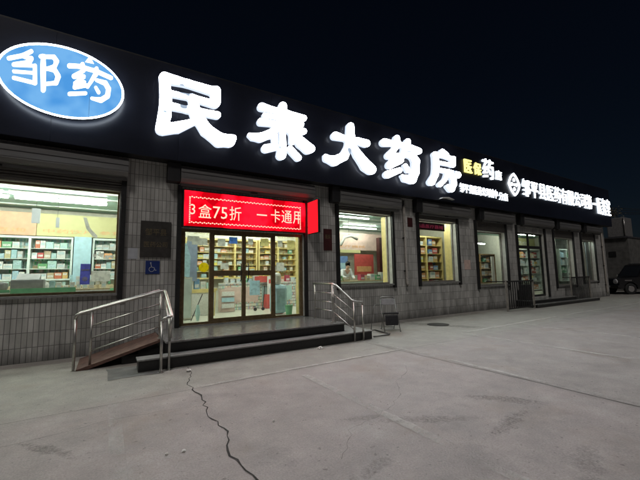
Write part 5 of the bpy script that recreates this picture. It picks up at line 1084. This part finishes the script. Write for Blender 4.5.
def tree():
    br = MB().use('bark'); lf = MB().use('leaf'); base = Vector((37.5, 4.2, 0))
    def grow(p, d, r, L_, dep):
        q = p + d * L_; br.tube([p, (p + q) / 2 + Vector((random.uniform(-.05, .05),) * 3), q], [r, r * .85, r * .7], 6)
        if dep == 0:
            for _ in range(26):
                c = q + Vector((random.gauss(0, .28), random.gauss(0, .28), random.gauss(0, .22))); s = random.uniform(.04, .09)
                u = Vector((random.gauss(0, 1), random.gauss(0, 1), random.gauss(0, 1))).normalized(); v = u.orthogonal().normalized()
                lf.quad(c - u * s, c + v * s * .5, c + u * s, c - v * s * .5)
            return
        for _ in range(3):
            nd = (d + Vector((random.uniform(-.7, .7), random.uniform(-.7, .7), random.uniform(-.1, .5)))).normalized(); grow(q, nd, r * .62, L_ * random.uniform(.6, .8), dep - 1)
    grow(base, Vector((0, 0, 1)), .16, 5.2, 4) if False else None
    br.tube([base, base + Vector((.05, 0, 2.5)), base + Vector((0, .05, 4.6))], [.19, .16, .13], 8)
    for _ in range(4): grow(base + Vector((0, 0, 4.5)), Vector((random.uniform(-.5, .5), random.uniform(-.6, .5), 1)).normalized(), .08, 1.15, 3)
    br.build('trunk', None, tr); lf.build('crown', None, tr)
tree()

for x0_, x1_, z0_, z1_, mt, lb in ((2.42, 2.62, 2.42, 2.62, 'white_goods', 'white notice at the top left of the left door leaf'), (2.72, 2.95, 2.50, 2.68, 'violet', 'blue notice at the top of the left door leaf'),
        (3.25, 3.40, 2.5, 2.66, 'white_goods', 'small white notice at the top left of the right door leaf'), (3.62, 3.86, 2.46, 2.68, 'valance_yellow', 'yellow notice at the top of the right door leaf'),
        (4.15, 4.30, 2.46, 2.64, 'white_goods', 'white notice at the top of the right entrance glass'), (4.45, 4.7, 2.38, 2.66, 'valance_yellow', 'pale yellow notice at the top right of the entrance glass'),
        (1.66, 1.95, 2.52, 2.66, 'white_goods', 'white notice at the top left of the entrance glass'), (2.50, 2.72, 1.82, 1.98, 'white_goods', 'white card above the rail of the left door leaf'),
        (3.3, 3.6, 1.10, 1.5, 'paleblue', 'pale blue card on the lower glass of the right door leaf'), (4.1, 4.35, 1.75, 2.0, 'white_goods', 'white card halfway up the right entrance glass')):
    glass_sheet(x0_, x1_, .092, z0_, z1_, {'white_goods': 'sheet_white', 'violet': 'sheet_blue', 'valance_yellow': 'sheet_cream', 'paleblue': 'sheet_pale'}[mt], lb)
for k, (x, z, s) in enumerate(((-.16, 2.16, .07), (-.04, 2.10, .06), (.05, 2.12, .05), (-.27, 2.14, .05))):
    tag(MB().use('sheet_white').prism([(x - s, z - s * .4), (x - s * .3, z + s * .9), (x + s * .3, z + s * .3), (x + s * .9, z + s * .8), (x + s * .5, z - s)], 'y', .172, .175).build('window_decal', None, origin=(x, .17, z)),
        ('largest', 'third', 'rightmost', 'leftmost')[k] + ' of the four small white decals at the right edge of the left window', 'decal')

# soft white bags heaped on the counters
for k, (x, y, z, s, lb) in enumerate(((-2.55, 1.7, 1.40, .17, 'large white plastic bag heaped at the left of the left window'), (-2.2, 1.7, 1.40, .13, 'smaller white plastic bag beside the large one in the left window'),
        (-1.35, 1.75, 1.40, .12, 'white plastic bag behind the grey office machine'), (7.05, 1.5, 1.402, .12, 'white plastic bag at the left end of the checkout counter'), (9.1, 1.7, 1.402, .13, 'white plastic bag right of the pharmacist on the counter'))):
    m = MB(); bmesh.ops.create_icosphere(m.bm, subdivisions=3, radius=s)
    for v in m.bm.verts:
        q = v.co.normalized(); f = 1 + .18 * math.sin(9 * q.x + k) * math.cos(7 * q.y - k) + .12 * math.sin(13 * q.z + 5 * q.x)
        v.co = Vector((v.co.x * 1.3 * f, v.co.y * f, max(-s * .45, v.co.z * f * (.8 if v.co.z < 0 else 1.0)))) + Vector((x, y, z + s * .455))
    tag(m.build('plastic_bag', 'sheet_white', origin=(x, y, z), smooth=True), lb, 'bag')
tt = thing('side_table', (-2.2, 1.7, .45), 'white table carrying the plastic bags behind the left window', 'table')
MB().box(-3.2, -1.1, 1.5, 1.95, 1.36, 1.399).build('table_top', 'white_goods', tt)
for x in (-3.15, -1.15):
    for y in (1.53, 1.90): MB().box(x - .02, x + .02, y - .02, y + .02, .45, 1.359).build('leg', 'grey_plastic', tt)

up = thing('utility_pole', (35.2, 2.9, 0), 'thin grey utility pole with a crossarm and wires above the outbuilding', 'utility pole')
MB().use('frame_grey').tube([(33.2, 2.6, 0), (33.2, 2.6, 6.9)], [.12, .08], 10).build('pole', None, up)
MB().box(33.14, 33.26, 1.5, 3.7, 6.35, 6.45).build('crossarm', 'frame_grey', up)
for y in (1.6, 2.2, 3.0, 3.6):
    MB().use('label_pale').lathe((33.2, y, 6.45), [(.04, 0), (.05, .06), (.03, .12)], 'z', 8).build('insulator', None, up)
    MB().use('dark_metal').tube([(33.2 + 16 * t, y - 9 * t, 6.57 - 2.2 * t * (1 - t) + .6 * t) for t in [k / 8 for k in range(9)]], .02, 5).build('wire', None, up)
